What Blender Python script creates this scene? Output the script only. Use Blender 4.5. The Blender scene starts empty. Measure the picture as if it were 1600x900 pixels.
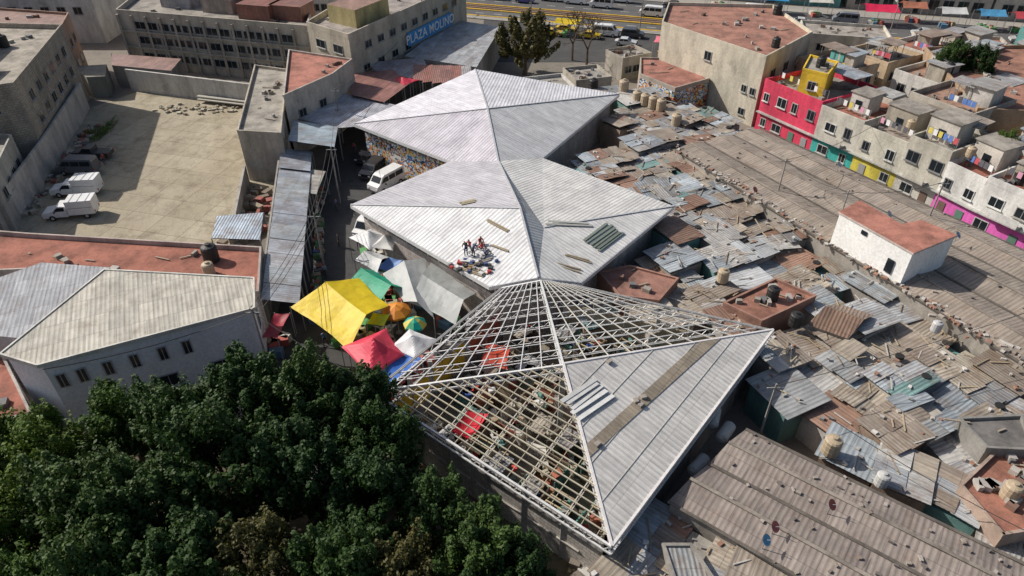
import bpy, math, random, bmesh
from mathutils import Vector, Matrix, noise
R=random.Random(7)
D=bpy.data; C=bpy.context
def link(o): C.collection.objects.link(o); return o
# ---------------------------------------------------------------- materials
def newmat(name):
    m=D.materials.new(name); m.use_nodes=True
    nt=m.node_tree; b=nt.nodes["Principled BSDF"]; return m,nt,b
def N(nt,t,**k):
    n=nt.nodes.new(t)
    for a,v in k.items(): setattr(n,a,v)
    return n
def mixc(nt,mode,fac,a,b):
    n=N(nt,"ShaderNodeMix",data_type='RGBA',blend_type=mode)
    for sock,val in ((n.inputs[0],fac),(n.inputs[6],a),(n.inputs[7],b)):
        if hasattr(val,'links'): nt.links.new(val,sock)
        elif isinstance(val,(int,float)): sock.default_value=val
        else: sock.default_value=(*val,1)
    return n.outputs[2]
def math_(nt,op,a,b=0.0):
    n=N(nt,"ShaderNodeMath",operation=op)
    for i,val in enumerate((a,b)):
        if hasattr(val,'links'): nt.links.new(val,n.inputs[i])
        else: n.inputs[i].default_value=val
    return n.outputs[0]
def ramp(nt,src,stops,interp='LINEAR'):
    n=N(nt,"ShaderNodeValToRGB"); cr=n.color_ramp; cr.interpolation=interp
    while len(cr.elements)<len(stops): cr.elements.new(0.5)
    for e,(p,c) in zip(cr.elements,stops):
        e.position=p; e.color=(c,c,c,1) if isinstance(c,(int,float)) else (*c,1)
    nt.links.new(src,n.inputs[0]); return n.outputs[0]
def noi(nt,scale,detail=5,rough=.6,vec=None,stretch=None):
    n=N(nt,"ShaderNodeTexNoise"); n.inputs["Scale"].default_value=scale
    n.inputs["Detail"].default_value=detail; n.inputs["Roughness"].default_value=rough
    if vec is None:
        vec=N(nt,"ShaderNodeNewGeometry").outputs["Position"]
    if stretch:
        mp=N(nt,"ShaderNodeMapping"); mp.inputs["Scale"].default_value=stretch
        nt.links.new(vec,mp.inputs[0]); vec=mp.outputs[0]
    nt.links.new(vec,n.inputs[0]); return n.outputs[0]
def tint(nt): return N(nt,"ShaderNodeAttribute",attribute_name="tint").outputs["Color"]
def bump(nt,b,h,strength,dist):
    n=N(nt,"ShaderNodeBump"); n.inputs["Strength"].default_value=strength; n.inputs["Distance"].default_value=dist
    nt.links.new(h,n.inputs["Height"]); nt.links.new(n.outputs[0],b.inputs["Normal"])
M={}
def tinmat(name,pitch,bw,bh,rust,rough,metal,var,bd=.03,mort=.55,gr=.86,ws=.03,dirt=.74):
    m,nt,b=newmat(name)
    uv=N(nt,"ShaderNodeUVMap",uv_map="UVMap").outputs[0]
    sx=N(nt,"ShaderNodeSeparateXYZ"); nt.links.new(uv,sx.inputs[0])
    w=math_(nt,'SINE',math_(nt,'MULTIPLY',sx.outputs[0],2*math.pi/pitch))
    br=N(nt,"ShaderNodeTexBrick"); nt.links.new(uv,br.inputs[0]); br.offset=.5
    br.inputs["Color1"].default_value=(1-var,1-var,1-var*.9,1); br.inputs["Color2"].default_value=(1+var*.4,1+var*.4,1+var*.4,1)
    br.inputs["Mortar"].default_value=(mort,mort,mort,1); br.inputs["Scale"].default_value=1
    br.inputs["Mortar Size"].default_value=ws; br.inputs["Mortar Smooth"].default_value=.3
    br.inputs["Brick Width"].default_value=bw; br.inputs["Row Height"].default_value=bh
    c=mixc(nt,'MULTIPLY',1.0,tint(nt),br.outputs[0])
    st=ramp(nt,noi(nt,.5,8,.75),[(.3,dirt),(.6,1.05)])
    c=mixc(nt,'MULTIPLY',1.0,c,st)
    st=ramp(nt,noi(nt,1.0,6,.7,vec=uv,stretch=(2.5,.35,1)),[(.3,dirt+.06),(.6,1.04)])
    c=mixc(nt,'MULTIPLY',1.0,c,st)
    groove=ramp(nt,w,[(0,gr),(.6,1.0)])
    c=mixc(nt,'MULTIPLY',1.0,c,groove)
    rf=ramp(nt,noi(nt,.55,9,.75),[(.62-rust*.22,0),(.72-rust*.1,1)])
    rf2=math_(nt,'MULTIPLY',rf,min(1,.15+rust*.6))
    c=mixc(nt,'MIX',rf2,c,(.17,.105,.065))
    sp=ramp(nt,noi(nt,6,5,.8),[(.64,0),(.7,1)])
    c=mixc(nt,'MIX',math_(nt,'MULTIPLY',sp,.15+rust*.5),c,(.1,.085,.07))
    nt.links.new(c,b.inputs["Base Color"]); b.inputs["Roughness"].default_value=rough; b.inputs["Metallic"].default_value=metal
    bump(nt,b,w,.5,bd); M[name]=m
tinmat("market_sheet_metal",.42,1.05,6.0,.08,.38,.0,.09,.03,.74,.87)
tinmat("old_tin_sheet",.3,1.0,3.2,.72,.55,.05,.2,.03,.62,.82,.03,.62)
tinmat("asbestos_sheet",.36,1.1,2.4,.45,.9,0,.15,.02,.62,.86,.03,.68)
def wallmat(name,rough=.9,dirt=.45,brick=False):
    m,nt,b=newmat(name)
    st=ramp(nt,noi(nt,.5,8,.7,stretch=(1,1,.35)),[(.33,1-dirt),(.6,1.04)])
    c=mixc(nt,'MULTIPLY',1.0,tint(nt),st)
    st2=ramp(nt,noi(nt,4,6,.75),[(.35,.8),(.6,1.03)])
    c=mixc(nt,'MULTIPLY',1.0,c,st2)
    dk=ramp(nt,noi(nt,.22,6,.8),[(.58,0),(.7,dirt)])
    c=mixc(nt,'MIX',dk,c,(.12,.1,.08))
    if brick:
        uv=N(nt,"ShaderNodeUVMap",uv_map="UVMap").outputs[0]
        br=N(nt,"ShaderNodeTexBrick"); nt.links.new(uv,br.inputs[0])
        br.inputs["Color1"].default_value=(.85,.83,.8,1); br.inputs["Color2"].default_value=(1.05,1.05,1.05,1); br.inputs["Mortar"].default_value=(.6,.57,.55,1)
        br.inputs["Scale"].default_value=1; br.inputs["Brick Width"].default_value=.6; br.inputs["Row Height"].default_value=.3; br.inputs["Mortar Size"].default_value=.03
        c=mixc(nt,'MULTIPLY',1.0,c,br.outputs[0])
    nt.links.new(c,b.inputs["Base Color"]); b.inputs["Roughness"].default_value=rough
    bump(nt,b,noi(nt,5,5,.7),.3,.05); M[name]=m
wallmat("painted_wall",.85,.42); wallmat("rough_concrete",.95,.58); wallmat("block_wall",.9,.4,True); wallmat("clean_white_wall",.85,.12)
def simple(name,rough,metal=0,coat=0,noise=True):
    m,nt,b=newmat(name); c=tint(nt)
    if noise: c=mixc(nt,'MULTIPLY',1.0,c,ramp(nt,noi(nt,2.5,5,.7),[(.3,.82),(.65,1.04)]))
    nt.links.new(c,b.inputs["Base Color"]); b.inputs["Roughness"].default_value=rough; b.inputs["Metallic"].default_value=metal
    b.inputs["Coat Weight"].default_value=coat; M[name]=m
simple("plain",.6); simple("car_paint",.35,0,.6); simple("steel_paint",.5,.1); simple("tank_plastic",.55); simple("goods",.8)
m,nt,b=newmat("tarp_cloth"); c=mixc(nt,'MULTIPLY',1.0,tint(nt),ramp(nt,noi(nt,1.0,5,.6),[(.3,.84),(.65,1.04)]))
nt.links.new(c,b.inputs["Base Color"]); b.inputs["Roughness"].default_value=.55
tr=N(nt,"ShaderNodeBsdfTranslucent"); nt.links.new(c,tr.inputs[0]); ms=N(nt,"ShaderNodeMixShader"); ms.inputs[0].default_value=.2
nt.links.new(b.outputs[0],ms.inputs[1]); nt.links.new(tr.outputs[0],ms.inputs[2]); nt.links.new(ms.outputs[0],nt.nodes["Material Output"].inputs[0])
bump(nt,b,noi(nt,1.2,4,.6),.35,.15); M["tarp_cloth"]=m
m,nt,b=newmat("window_glass"); b.inputs["Base Color"].default_value=(.015,.02,.025,1); b.inputs["Roughness"].default_value=.12; M["window_glass"]=m
m,nt,b=newmat("tyre_rubber"); b.inputs["Base Color"].default_value=(.015,.015,.015,1); b.inputs["Roughness"].default_value=.8; M["tyre_rubber"]=m
m,nt,b=newmat("graffiti_paint")
n1=noi(nt,.45,2,.5,stretch=(1,1,1.4)); n2=noi(nt,1.5,1,.5)
a=ramp(nt,n1,[(0,(.6,.58,.55)),(.4,(.7,.3,.08)),(.45,(.05,.2,.45)),(.48,(.7,.68,.66)),(.52,(.15,.35,.5)),(.55,(.7,.5,.15)),(.59,(.5,.14,.08)),(.64,(.55,.53,.5))],'CONSTANT')
k=ramp(nt,n2,[(0,0),(.46,0),(.49,1),(.53,1),(.56,0)])
c=mixc(nt,'MIX',k,a,(.03,.03,.04)); nt.links.new(c,b.inputs["Base Color"]); b.inputs["Roughness"].default_value=.85; M["graffiti_paint"]=m
def groundmat(name,c1,c2,c3,s1,s2,rough=.95,slabs=False):
    m,nt,b=newmat(name)
    c=mixc(nt,'MIX',ramp(nt,noi(nt,s1,8,.7),[(.35,0),(.62,1)]),c1,c2)
    c=mixc(nt,'MIX',ramp(nt,noi(nt,s2,6,.75),[(.5,0),(.68,.8)]),c,c3)
    c=mixc(nt,'MULTIPLY',1.0,c,ramp(nt,noi(nt,7,4,.8),[(.3,.8),(.7,1.1)]))
    if slabs:
        g=N(nt,"ShaderNodeTexBrick"); g.offset=0; g.inputs["Scale"].default_value=1; g.inputs["Brick Width"].default_value=4.4;g.inputs["Row Height"].default_value=3.6
        g.inputs["Mortar Size"].default_value=.05; g.inputs["Color1"].default_value=(1,1,1,1);g.inputs["Color2"].default_value=(.84,.83,.8,1);g.inputs["Mortar"].default_value=(.6,.57,.52,1)
        mp=N(nt,"ShaderNodeMapping"); mp.inputs["Rotation"].default_value=(0,0,.25); nt.links.new(N(nt,"ShaderNodeNewGeometry").outputs["Position"],mp.inputs[0]); nt.links.new(mp.outputs[0],g.inputs[0])
        c=mixc(nt,'MULTIPLY',1.0,c,g.outputs[0])
        wv=ramp(nt,noi(nt,.25,10,.8,stretch=(1,.4,1)),[(.485,1),(.5,.7),(.515,1)]); c=mixc(nt,'MULTIPLY',1.0,c,wv)
    nt.links.new(c,b.inputs["Base Color"]); b.inputs["Roughness"].default_value=rough; bump(nt,b,noi(nt,3,6,.7),.3,.06); M[name]=m
groundmat("urban_ground",(.18,.155,.13),(.24,.215,.18),(.1,.085,.07),.15,.6)
groundmat("yard_concrete",(.36,.31,.225),(.45,.4,.3),(.21,.175,.12),.12,.3,.95,True)
groundmat("asphalt",(.05,.05,.052),(.075,.073,.07),(.035,.035,.035),.2,.9)
groundmat("road_asphalt",(.09,.09,.09),(.12,.118,.115),(.06,.06,.06),.1,.4)
groundmat("earth",(.1,.08,.05),(.14,.11,.07),(.05,.06,.03),.3,1.2)
groundmat("rail_ballast",(.17,.11,.07),(.22,.15,.1),(.1,.07,.05),.3,1.2)
groundmat("sidewalk",(.3,.28,.25),(.36,.34,.3),(.2,.18,.16),.2,.8)
groundmat("market_floor",(.2,.17,.13),(.26,.23,.18),(.1,.08,.06),.4,1.5)
def leafmat(name,c1,c2,c3):
    m,nt,b=newmat(name)
    oi=N(nt,"ShaderNodeObjectInfo")
    c=mixc(nt,'MIX',ramp(nt,noi(nt,.6,3,.6),[(.35,0),(.65,1)]),c1,c2)
    c=mixc(nt,'MIX',ramp(nt,noi(nt,3.0,2,.5),[(.5,0),(.75,.8)]),c,c3)
    hs=N(nt,"ShaderNodeHueSaturation"); nt.links.new(c,hs.inputs["Color"])
    nt.links.new(math_(nt,'ADD',math_(nt,'MULTIPLY',oi.outputs["Random"],.45),.7),hs.inputs["Value"])
    nt.links.new(math_(nt,'ADD',math_(nt,'MULTIPLY',oi.outputs["Random"],-.03),.51),hs.inputs["Hue"])
    nt.links.new(hs.outputs[0],b.inputs["Base Color"]); b.inputs["Roughness"].default_value=.6; b.inputs["Specular IOR Level"].default_value=.25
    tr=N(nt,"ShaderNodeBsdfTranslucent"); nt.links.new(hs.outputs[0],tr.inputs[0]); ms=N(nt,"ShaderNodeMixShader"); ms.inputs[0].default_value=.22
    nt.links.new(b.outputs[0],ms.inputs[1]); nt.links.new(tr.outputs[0],ms.inputs[2]); nt.links.new(ms.outputs[0],nt.nodes["Material Output"].inputs[0])
    M[name]=m
leafmat("leaf_dark",(.026,.06,.013),(.04,.086,.018),(.07,.13,.03))
leafmat("leaf_olive",(.08,.08,.022),(.105,.1,.03),(.14,.125,.045))
leafmat("leaf_mid",(.045,.095,.013),(.075,.14,.02),(.12,.19,.035))
m,nt,b=newmat("bark"); b.inputs["Base Color"].default_value=(.09,.065,.045,1); b.inputs["Roughness"].default_value=.95; M["bark"]=m
# ---------------------------------------------------------------- mesh builder
class MB:
    def __init__(s): s.v=[];s.f=[];s.m=[];s.c=[];s.uv=[];s.names=[]
    def mi(s,n):
        if n not in s.names: s.names.append(n)
        return s.names.index(n)
    def face(s,pts,mat,col=(1,1,1),ud=None):
        P=[Vector(p) for p in pts]; i=len(s.v); s.v+=P; s.f.append(tuple(range(i,i+len(P))))
        s.m.append(s.mi(mat)); s.c.append(col)
        n=(P[1]-P[0]).cross(P[2]-P[0])
        if n.length<1e-9 and len(P)>3: n=(P[2]-P[0]).cross(P[3]-P[0])
        n=n.normalized() if n.length>1e-12 else Vector((0,0,1))
        if ud is None:
            u=Vector((0,0,1)).cross(n)
            if u.length<.05: u=Vector((1,0,0))
        else: u=Vector(ud)
        u=(u-n*u.dot(n)); u=u.normalized() if u.length>1e-6 else Vector((1,0,0)); w=n.cross(u)
        s.uv+=[(p.dot(u),p.dot(w)) for p in P]
    def hexa(s,b,t,mat,col=(1,1,1),ud=None,top=None,topcol=None):
        s.face([b[3],b[2],b[1],b[0]],mat,col,ud); s.face(t,top or mat,topcol or col,ud)
        for i in range(4):
            j=(i+1)%4; s.face([b[i],b[j],t[j],t[i]],mat,col)
    def box(s,c,size,rz=0,mat="plain",col=(1,1,1),R3=None):
        c=Vector(c);x,y,z=[a/2 for a in size]; m=R3 or Matrix.Rotation(rz,3,'Z')
        q=lambda a,b,d: c+m@Vector((a*x,b*y,d*z))
        s.hexa([q(-1,-1,-1),q(1,-1,-1),q(1,1,-1),q(-1,1,-1)],[q(-1,-1,1),q(1,-1,1),q(1,1,1),q(-1,1,1)],mat,col,ud=m@Vector((1,0,0)))
    def beam(s,p,q,w,h,mat,col=(1,1,1)):
        p=Vector(p);q=Vector(q);d=(q-p)
        if d.length<1e-4: return
        d.normalize(); side=d.cross(Vector((0,0,1)))
        if side.length<.01: side=Vector((1,0,0))
        side.normalize(); up=side.cross(d)
        m=Matrix((side,d,up)).transposed()
        s.box((p+q)/2,(w,(q-p).length,h),0,mat,col,R3=m)
    def cyl(s,p,q,r0,r1,mat,col=(1,1,1),n=10,caps=True):
        p=Vector(p);q=Vector(q);d=(q-p).normalized(); a=d.orthogonal().normalized(); b=d.cross(a)
        A=[p+(a*math.cos(2*math.pi*i/n)+b*math.sin(2*math.pi*i/n))*r0 for i in range(n)]
        B=[q+(a*math.cos(2*math.pi*i/n)+b*math.sin(2*math.pi*i/n))*r1 for i in range(n)]
        for i in range(n):
            j=(i+1)%n; s.face([A[i],A[j],B[j],B[i]],mat,col)
        if caps: s.face(A[::-1],mat,col); s.face(B,mat,col)
    def prism(s,pts,z0,z1,wm,wc,rm,rc,ud=None,parapet=0,pw=.2):
        pts=ccw(pts); n=len(pts)
        for i in range(n):
            a=pts[i];b=pts[(i+1)%n]; s.face([(a[0],a[1],z0),(b[0],b[1],z0),(b[0],b[1],z1),(a[0],a[1],z1)],wm,wc)
        s.face([(a[0],a[1],z1) for a in pts],rm,rc,ud)
        if parapet:
            for i in range(n):
                a=Vector(pts[i]);b=Vector(pts[(i+1)%n]);d=(b-a).normalized();nn=Vector((d.y,-d.x))
                off=nn*(-pw/2+.02+.004*i)
                s.beam((*(a+off),z1+parapet/2),(*(b+off),z1+parapet/2),pw,parapet+.02*(i%2),wm,wc)
    def windows(s,p0,p1,z,n,w,h,f0=.08,f1=.92,frame=(.38,.37,.35),sill=True,fr=None):
        p0=Vector(p0);p1=Vector(p1);d=(p1-p0);L=d.length;d.normalize();nn=Vector((d.y,-d.x)); rz=math.atan2(d.y,d.x)
        fs=fr or [f0+(f1-f0)*(i+.5)/n for i in range(n)]
        for f in fs:
            c=p0+d*L*f
            s.box((*(c+nn*.03),z+h/2),(w+.2,.1,h+.2),rz,"painted_wall",frame)
            s.box((*(c+nn*.06),z+h/2),(w,.08,h),rz,"window_glass")
            s.box((*(c+nn*.105),z+h/2),(.05,.03,h),rz,"painted_wall",frame)
            if sill: s.box((*(c+nn*.12),z-.14),(w+.35,.26,.08),rz,"painted_wall",frame)
    def build(s,name,parent=None,smooth=False):
        me=D.meshes.new(name); me.from_pydata([tuple(v) for v in s.v],[],s.f)
        for n in s.names: me.materials.append(M[n])
        me.polygons.foreach_set("material_index",s.m)
        uv=me.uv_layers.new(name="UVMap"); uv.data.foreach_set("uv",[x for p in s.uv for x in p])
        ca=me.color_attributes.new("tint",'FLOAT_COLOR','CORNER'); arr=[]
        for f,c in zip(s.f,s.c): arr+=[c[0],c[1],c[2],1.0]*len(f)
        ca.data.foreach_set("color",arr)
        if smooth:
            bm=bmesh.new(); bm.from_mesh(me); bmesh.ops.remove_doubles(bm,verts=bm.verts,dist=.001); bm.to_mesh(me); bm.free()
            me.polygons.foreach_set("use_smooth",[True]*len(me.polygons))
        me.update(); o=link(D.objects.new(name,me))
        if parent: o.parent=parent
        return o
def ccw(pts):
    a=sum(pts[i][0]*pts[(i+1)%len(pts)][1]-pts[(i+1)%len(pts)][0]*pts[i][1] for i in range(len(pts)))
    return list(pts) if a>0 else list(pts)[::-1]
def inside(p,poly):
    x,y=p;r=False;n=len(poly)
    for i in range(n):
        x1,y1=poly[i];x2,y2=poly[(i+1)%n]
        if (y1>y)!=(y2>y) and x<(x2-x1)*(y-y1)/(y2-y1)+x1: r=not r
    return r
def lerp(a,b,t): return Vector(a)*(1-t)+Vector(b)*t
def jit(c,v=.08): k=1+R.uniform(-v,v); return tuple(max(0,a*k) for a in c)
# ---------------------------------------------------------------- ground
def sheet(name,pts,z,mat):
    b=MB(); b.face([(p[0],p[1],z) for p in ccw(pts)],mat); return b.build(name)
sheet("ground",[(-1500,-600),(1500,-600),(1500,2500),(-1500,2500)],0,"urban_ground")
sheet("parking_yard",[(-50,60.5),(-57.2,62),(-66.5,102.4),(-62,109.5),(-40,104),(-30.2,80),(-29.5,61)],.012,"yard_concrete")
sheet("market_street",[(-26,98),(-12,96),(-12,83),(-14,66),(-7,57),(-1,50),(-10,36),(-12,30),(-19,30),(-22,44),(-24,62)],.01,"asphalt")
sheet("park_soil",[(-60,5),(12,5),(12,22),(-9,37),(-36,37),(-60,42)],.008,"earth")
def near(x): return 143.2-.3*(x-27.5)
def band(name,o0,o1,z,mat,x0=-140,x1=240): return sheet(name,[(x0,near(x0)+o0),(x1,near(x1)+o0),(x1,near(x1)+o1),(x0,near(x0)+o1)],z,mat)
band("avenue_road",0,24,.01,"road_asphalt")
band("pavement",-2.2,0,.13,"sidewalk"); band("pavement",24,29,.13,"sidewalk")
def kerb(name,o,col,h=.15,w=.3,x0=-140,x1=240,z0=0):
    b=MB(); n=40
    for i in range(n):
        xa=x0+(x1-x0)*i/n; xb=x0+(x1-x0)*(i+1)/n-.02
        b.beam((xa,near(xa)+o,z0+h/2),(xb,near(xb)+o,z0+h/2),w,h,"painted_wall",col)
    return b.build(name)
kerb("yellow_kerb",.1,(.65,.4,.03),.2,.5); kerb("yellow_kerb",9.2,(.65,.4,.03),.2,.5); kerb("yellow_kerb",5.0,(.65,.4,.03),.2,.5); kerb("kerb",23.9,(.4,.38,.35))
band("rail_median",5.2,9,.05,"rail_ballast")
b=MB()
for o in (6.2,7.6):
    b.beam((-140,near(-140)+o,.12),(240,near(240)+o,.12),.12,.12,"steel_paint",(.2,.12,.08))
b.build("railway_track")
b=MB()
for i in range(60):
    x=-60+i*4
    for o in (2.6,13,18.5): b.beam((x,near(x)+o,.017),(x+1.8,near(x+1.8)+o,.017),.14,.006,"plain",(.7,.7,.66))
b.build("lane_marking")
sheet("parking_apron",[(-6,124),(30,124),(30,140.2),(-6,151)],.014,"asphalt")
# ---------------------------------------------------------------- market hall
SH="market_sheet_metal"
nJ=(-1.57,71.3,6.5)
A=dict(L=(-20.6,84.1,5.5),nl=(-7.2,73.3,5.5),nr=(3.6,74.1,5.5),R=(15.3,94.4,5.5),far=(-5.3,97.5,8),cen=(-3.1,82.5,8.2),near=nJ)
B=dict(L=(-17.1,63.1,5.5),R=(17.1,62.8,5.5),bl=(-2,48.7,5.5),br=(6.2,49.3,5.5),cen=(.8,58.1,8),near=(2.3,48.7,6.5),val=(3.1,56.5,6.8))
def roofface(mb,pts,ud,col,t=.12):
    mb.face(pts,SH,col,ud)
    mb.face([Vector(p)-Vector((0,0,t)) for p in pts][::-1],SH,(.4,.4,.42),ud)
def V(a,b): return Vector(b)-Vector(a)
mk=MB(); n=nJ
def two(a,b_,c,d,ud,col):
    roofface(mk,[a,b_,d],ud,col); roofface(mk,[b_,c,d],ud,col)
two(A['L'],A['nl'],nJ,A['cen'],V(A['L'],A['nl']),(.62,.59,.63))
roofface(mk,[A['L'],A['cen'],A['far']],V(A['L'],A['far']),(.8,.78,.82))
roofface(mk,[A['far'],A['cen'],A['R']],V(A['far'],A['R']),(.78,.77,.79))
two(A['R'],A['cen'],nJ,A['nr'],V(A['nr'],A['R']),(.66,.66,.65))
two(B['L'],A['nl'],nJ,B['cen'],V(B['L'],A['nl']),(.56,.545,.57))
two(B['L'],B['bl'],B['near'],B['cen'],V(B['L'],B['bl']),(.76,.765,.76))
roofface(mk,[nJ,B['cen'],B['val']],V(nJ,B['near']),(.42,.44,.45)); roofface(mk,[B['cen'],B['near'],B['val']],V(nJ,B['near']),(.42,.44,.45))  # narrow fold facing away from the sun: its shade is put into a darker tint
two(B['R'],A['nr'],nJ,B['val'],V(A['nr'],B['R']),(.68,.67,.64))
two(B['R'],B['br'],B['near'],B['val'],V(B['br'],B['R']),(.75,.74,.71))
up=Vector((0,0,.05))
for p,q in [(A['L'],A['nl']),(A['nr'],A['R']),(A['R'],A['far']),(A['far'],A['L']),(B['L'],A['nl']),(B['L'],B['bl']),(B['bl'],B['near']),(B['near'],B['br']),(B['br'],B['R']),(B['R'],A['nr'])]:
    mk.beam(Vector(p)-Vector((0,0,.22)),Vector(q)-Vector((0,0,.22)),.12,.4,"steel_paint",(.7,.7,.7))
for p,q in [(A['far'],A['cen']),(A['cen'],nJ),(A['cen'],A['R']),(A['L'],A['cen']),(B['L'],B['cen']),(nJ,B['cen']),(B['cen'],B['near']),(B['val'],B['R'])]:
    mk.beam(Vector(p)+up,Vector(q)+up,.2,.05,"steel_paint",(.52,.52,.53))
hall=link(D.objects.new("market_hall",None)); mk.build("folded_roof",hall)
wl=MB()
def shrink(pts,k):
    cx=sum(p[0] for p in pts)/len(pts);cy=sum(p[1] for p in pts)/len(pts)
    return [(cx+(p[0]-cx)*k,cy+(p[1]-cy)*k) for p in pts]
fa=ccw(shrink([A['L'],A['nl'],A['nr'],A['R'],A['far']],.93)); fb=ccw(shrink([B['L'],B['bl'],B['br'],B['R'],A['nr'],A['nl']],.93))
wl.prism(fa,0,5.25,"block_wall",(.46,.43,.4),"rough_concrete",(.3,.3,.3)); wl.prism(fb,0,5.1,"block_wall",(.62,.56,.52),"rough_concrete",(.3,.3,.3))
def panel(mb,p,q,z0,z1,off,mat,col=(1,1,1)):
    p=Vector(p[:2]);q=Vector(q[:2]);d=(q-p).normalized();nn=Vector((d.y,-d.x))*off
    mb.face([(*(p+nn),z0),(*(q+nn),z0),(*(q+nn),z1),(*(p+nn),z1)],mat,col)
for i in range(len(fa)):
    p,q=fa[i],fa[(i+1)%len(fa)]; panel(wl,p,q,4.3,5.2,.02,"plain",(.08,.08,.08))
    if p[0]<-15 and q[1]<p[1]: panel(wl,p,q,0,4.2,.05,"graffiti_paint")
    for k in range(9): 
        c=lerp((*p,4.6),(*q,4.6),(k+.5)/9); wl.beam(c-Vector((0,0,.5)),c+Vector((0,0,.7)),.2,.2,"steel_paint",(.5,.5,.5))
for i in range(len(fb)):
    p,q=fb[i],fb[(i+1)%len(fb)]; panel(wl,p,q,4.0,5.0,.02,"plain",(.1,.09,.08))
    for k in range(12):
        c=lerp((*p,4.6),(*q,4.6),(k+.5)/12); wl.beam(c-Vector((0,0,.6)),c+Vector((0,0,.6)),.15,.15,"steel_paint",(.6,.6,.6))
wl.build("walls",hall)
def onplane(tri,x,y):
    a,b_,c=[Vector(t) for t in tri]; nn=(b_-a).cross(c-a); return a.z-(nn.x*(x-a.x)+nn.y*(y-a.y))/nn.z
pl1=(B['L'],B['bl'],B['cen']); pl2=(B['br'],B['R'],B['val']); 
def planks(name,x,y,tri,ang,n,L,col,w=.16,spread=.2,mat="goods"):
    b=MB()
    for i in range(n):
        ox=i*spread; dx=math.cos(ang);dy=math.sin(ang)
        cx=x-dy*ox+R.uniform(-.1,.1);cy=y+dx*ox+R.uniform(-.1,.1); l=L*R.uniform(.8,1.05); a2=ang+R.uniform(-.04,.04)
        p=(cx-math.cos(a2)*l/2,cy-math.sin(a2)*l/2);q=(cx+math.cos(a2)*l/2,cy+math.sin(a2)*l/2)
        b.beam((*p,onplane(tri,*p)+.08+.03*(i%2)),(*q,onplane(tri,*q)+.08+.03*(i%2)),w,.06,mat,jit(col,.2))
    return b.build(name)
PC=(.33,.27,.18)
planks("plank_stack",-1.3,56.3,pl1,2.4,2,3.0,PC); planks("plank_stack",-1,53.2,pl1,2.5,2,2.0,PC)
planks("plank_stack",-3.4,50.9,pl1,2.6,3,2.5,PC); planks("plank_stack",-3.0,51.6,pl1,.2,2,2.5,(.3,.27,.23))
planks("metal_sheet_stack",9.6,55.5,pl2,.85,6,4.2,(.17,.2,.17),.3,.35,"steel_paint")
planks("plank_stack",6.2,52.4,pl2,-.25,2,2.6,PC); planks("plank_stack",5.0,50.9,pl2,-.25,2,2.6,PC)
planks("metal_sheet_stack",5.6,57.3,pl2,.1,2,4.6,(.45,.45,.41),.3,.4,"steel_paint")
planks("plank_stack",-4.4,60.5,(B['L'],B['cen'],A['nl']),.3,3,1.6,(.35,.3,.2))
b=MB()
for i in range(34):
    x=-3.9+R.gauss(0,1.0);y=51.6+R.gauss(0,.5); z=onplane(pl1,x,y)
    b.box((x,y,z+.13),(R.uniform(.2,.5),R.uniform(.15,.4),.25),R.uniform(0,3),"goods",R.choice([(.4,.05,.05),(.05,.08,.2),(.3,.3,.3),(.06,.06,.06),(.06,.06,.06),(.6,.6,.6),(.3,.2,.1)]))
b.build("tool_pile")
# ---- skeleton unit
hc=link(D.objects.new("market_roof_frame",None))
Cc=dict(L=(-10.3,35.7,5.5),R=(21.4,42.6,5.5),N=(5.9,23,5.5),fl=(-.9,48.4,5.5),fr=(4.6,49.2,5.5),ft=(2.5,48.0,6.6),cen=(3.7,35.9,8))
sk=MB(); WS=(.66,.66,.65); BG=(.4,.35,.26)
dz=lambda h: Vector((0,0,h))
def truss(p,q,dep=.7,w=.16,col=WS,n=None):
    p=Vector(p);q=Vector(q);dn=Vector((0,0,-dep)); sk.beam(p,q,w,w,"steel_paint",col); sk.beam(p+dn,q+dn,w*.8,w*.8,"steel_paint",col)
    n=n or max(3,int((q-p).length/1.1))
    for i in range(n):
        a=lerp(p,q,i/n);c=lerp(p,q,(i+1)/n); sk.beam(a,(a+c)/2+dn,.035,.035,"steel_paint",col); sk.beam((a+c)/2+dn,c,.035,.035,"steel_paint",col)
def lattice(a0,a1,b0,b1,nr,np,cr,cp):
    for i in range(nr+1):
        t=i/nr; p=lerp(a0,a1,t);q=lerp(b0,b1,t)
        if i%2==0: truss(p-dz(.12),q-dz(.12),.55,.07,cr)
        else: sk.beam(p-dz(.08),q-dz(.08),.045,.06,"steel_paint",cr)
    for i in range(np+1):
        t=i/np; sk.beam(lerp(a0,b0,t)+dz(.04),lerp(a1,b1,t)+dz(.04),.07,.07,"steel_paint",cp)
lattice(Cc['L'],Cc['fl'],Cc['cen'],Cc['ft'],12,9,WS,WS)
lattice(Cc['R'],Cc['fr'],Cc['cen'],Cc['ft'],14,10,WS,(.6,.58,.53))
e0=Vector(Cc['L']);e1=Vector(Cc['N']);ap=Vector(Cc['cen']); ed=(e1-e0); tc=(ap-e0).dot(ed)/ed.dot(ed)
for i in range(1,18):
    t=i/18; p=lerp(e0,e1,t); q=lerp(e0,ap,t/tc) if t<tc else lerp(e1,ap,(1-t)/(1-tc))
    if i%3==0: truss(p-dz(.12),q-dz(.12),.5,.06,(.52,.49,.42))
    else: sk.beam(p-dz(.06),q-dz(.06),.04,.05,"steel_paint",BG)
for i in range(1,17):
    t=i/17; sk.beam(lerp(e0,ap,t)+dz(.04),lerp(e1,ap,t)+dz(.04),.08,.08,"steel_paint",jit((.48,.44,.34),.18))
for p,q in [('L','fl'),('fr','R'),('L','N'),('N','R'),('cen','ft'),('cen','N'),('cen','L'),('cen','R'),('fl','ft'),('ft','fr')]: truss(Cc[p],Cc[q],.75,.15,WS)
sk.build("trusses",hc)
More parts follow.
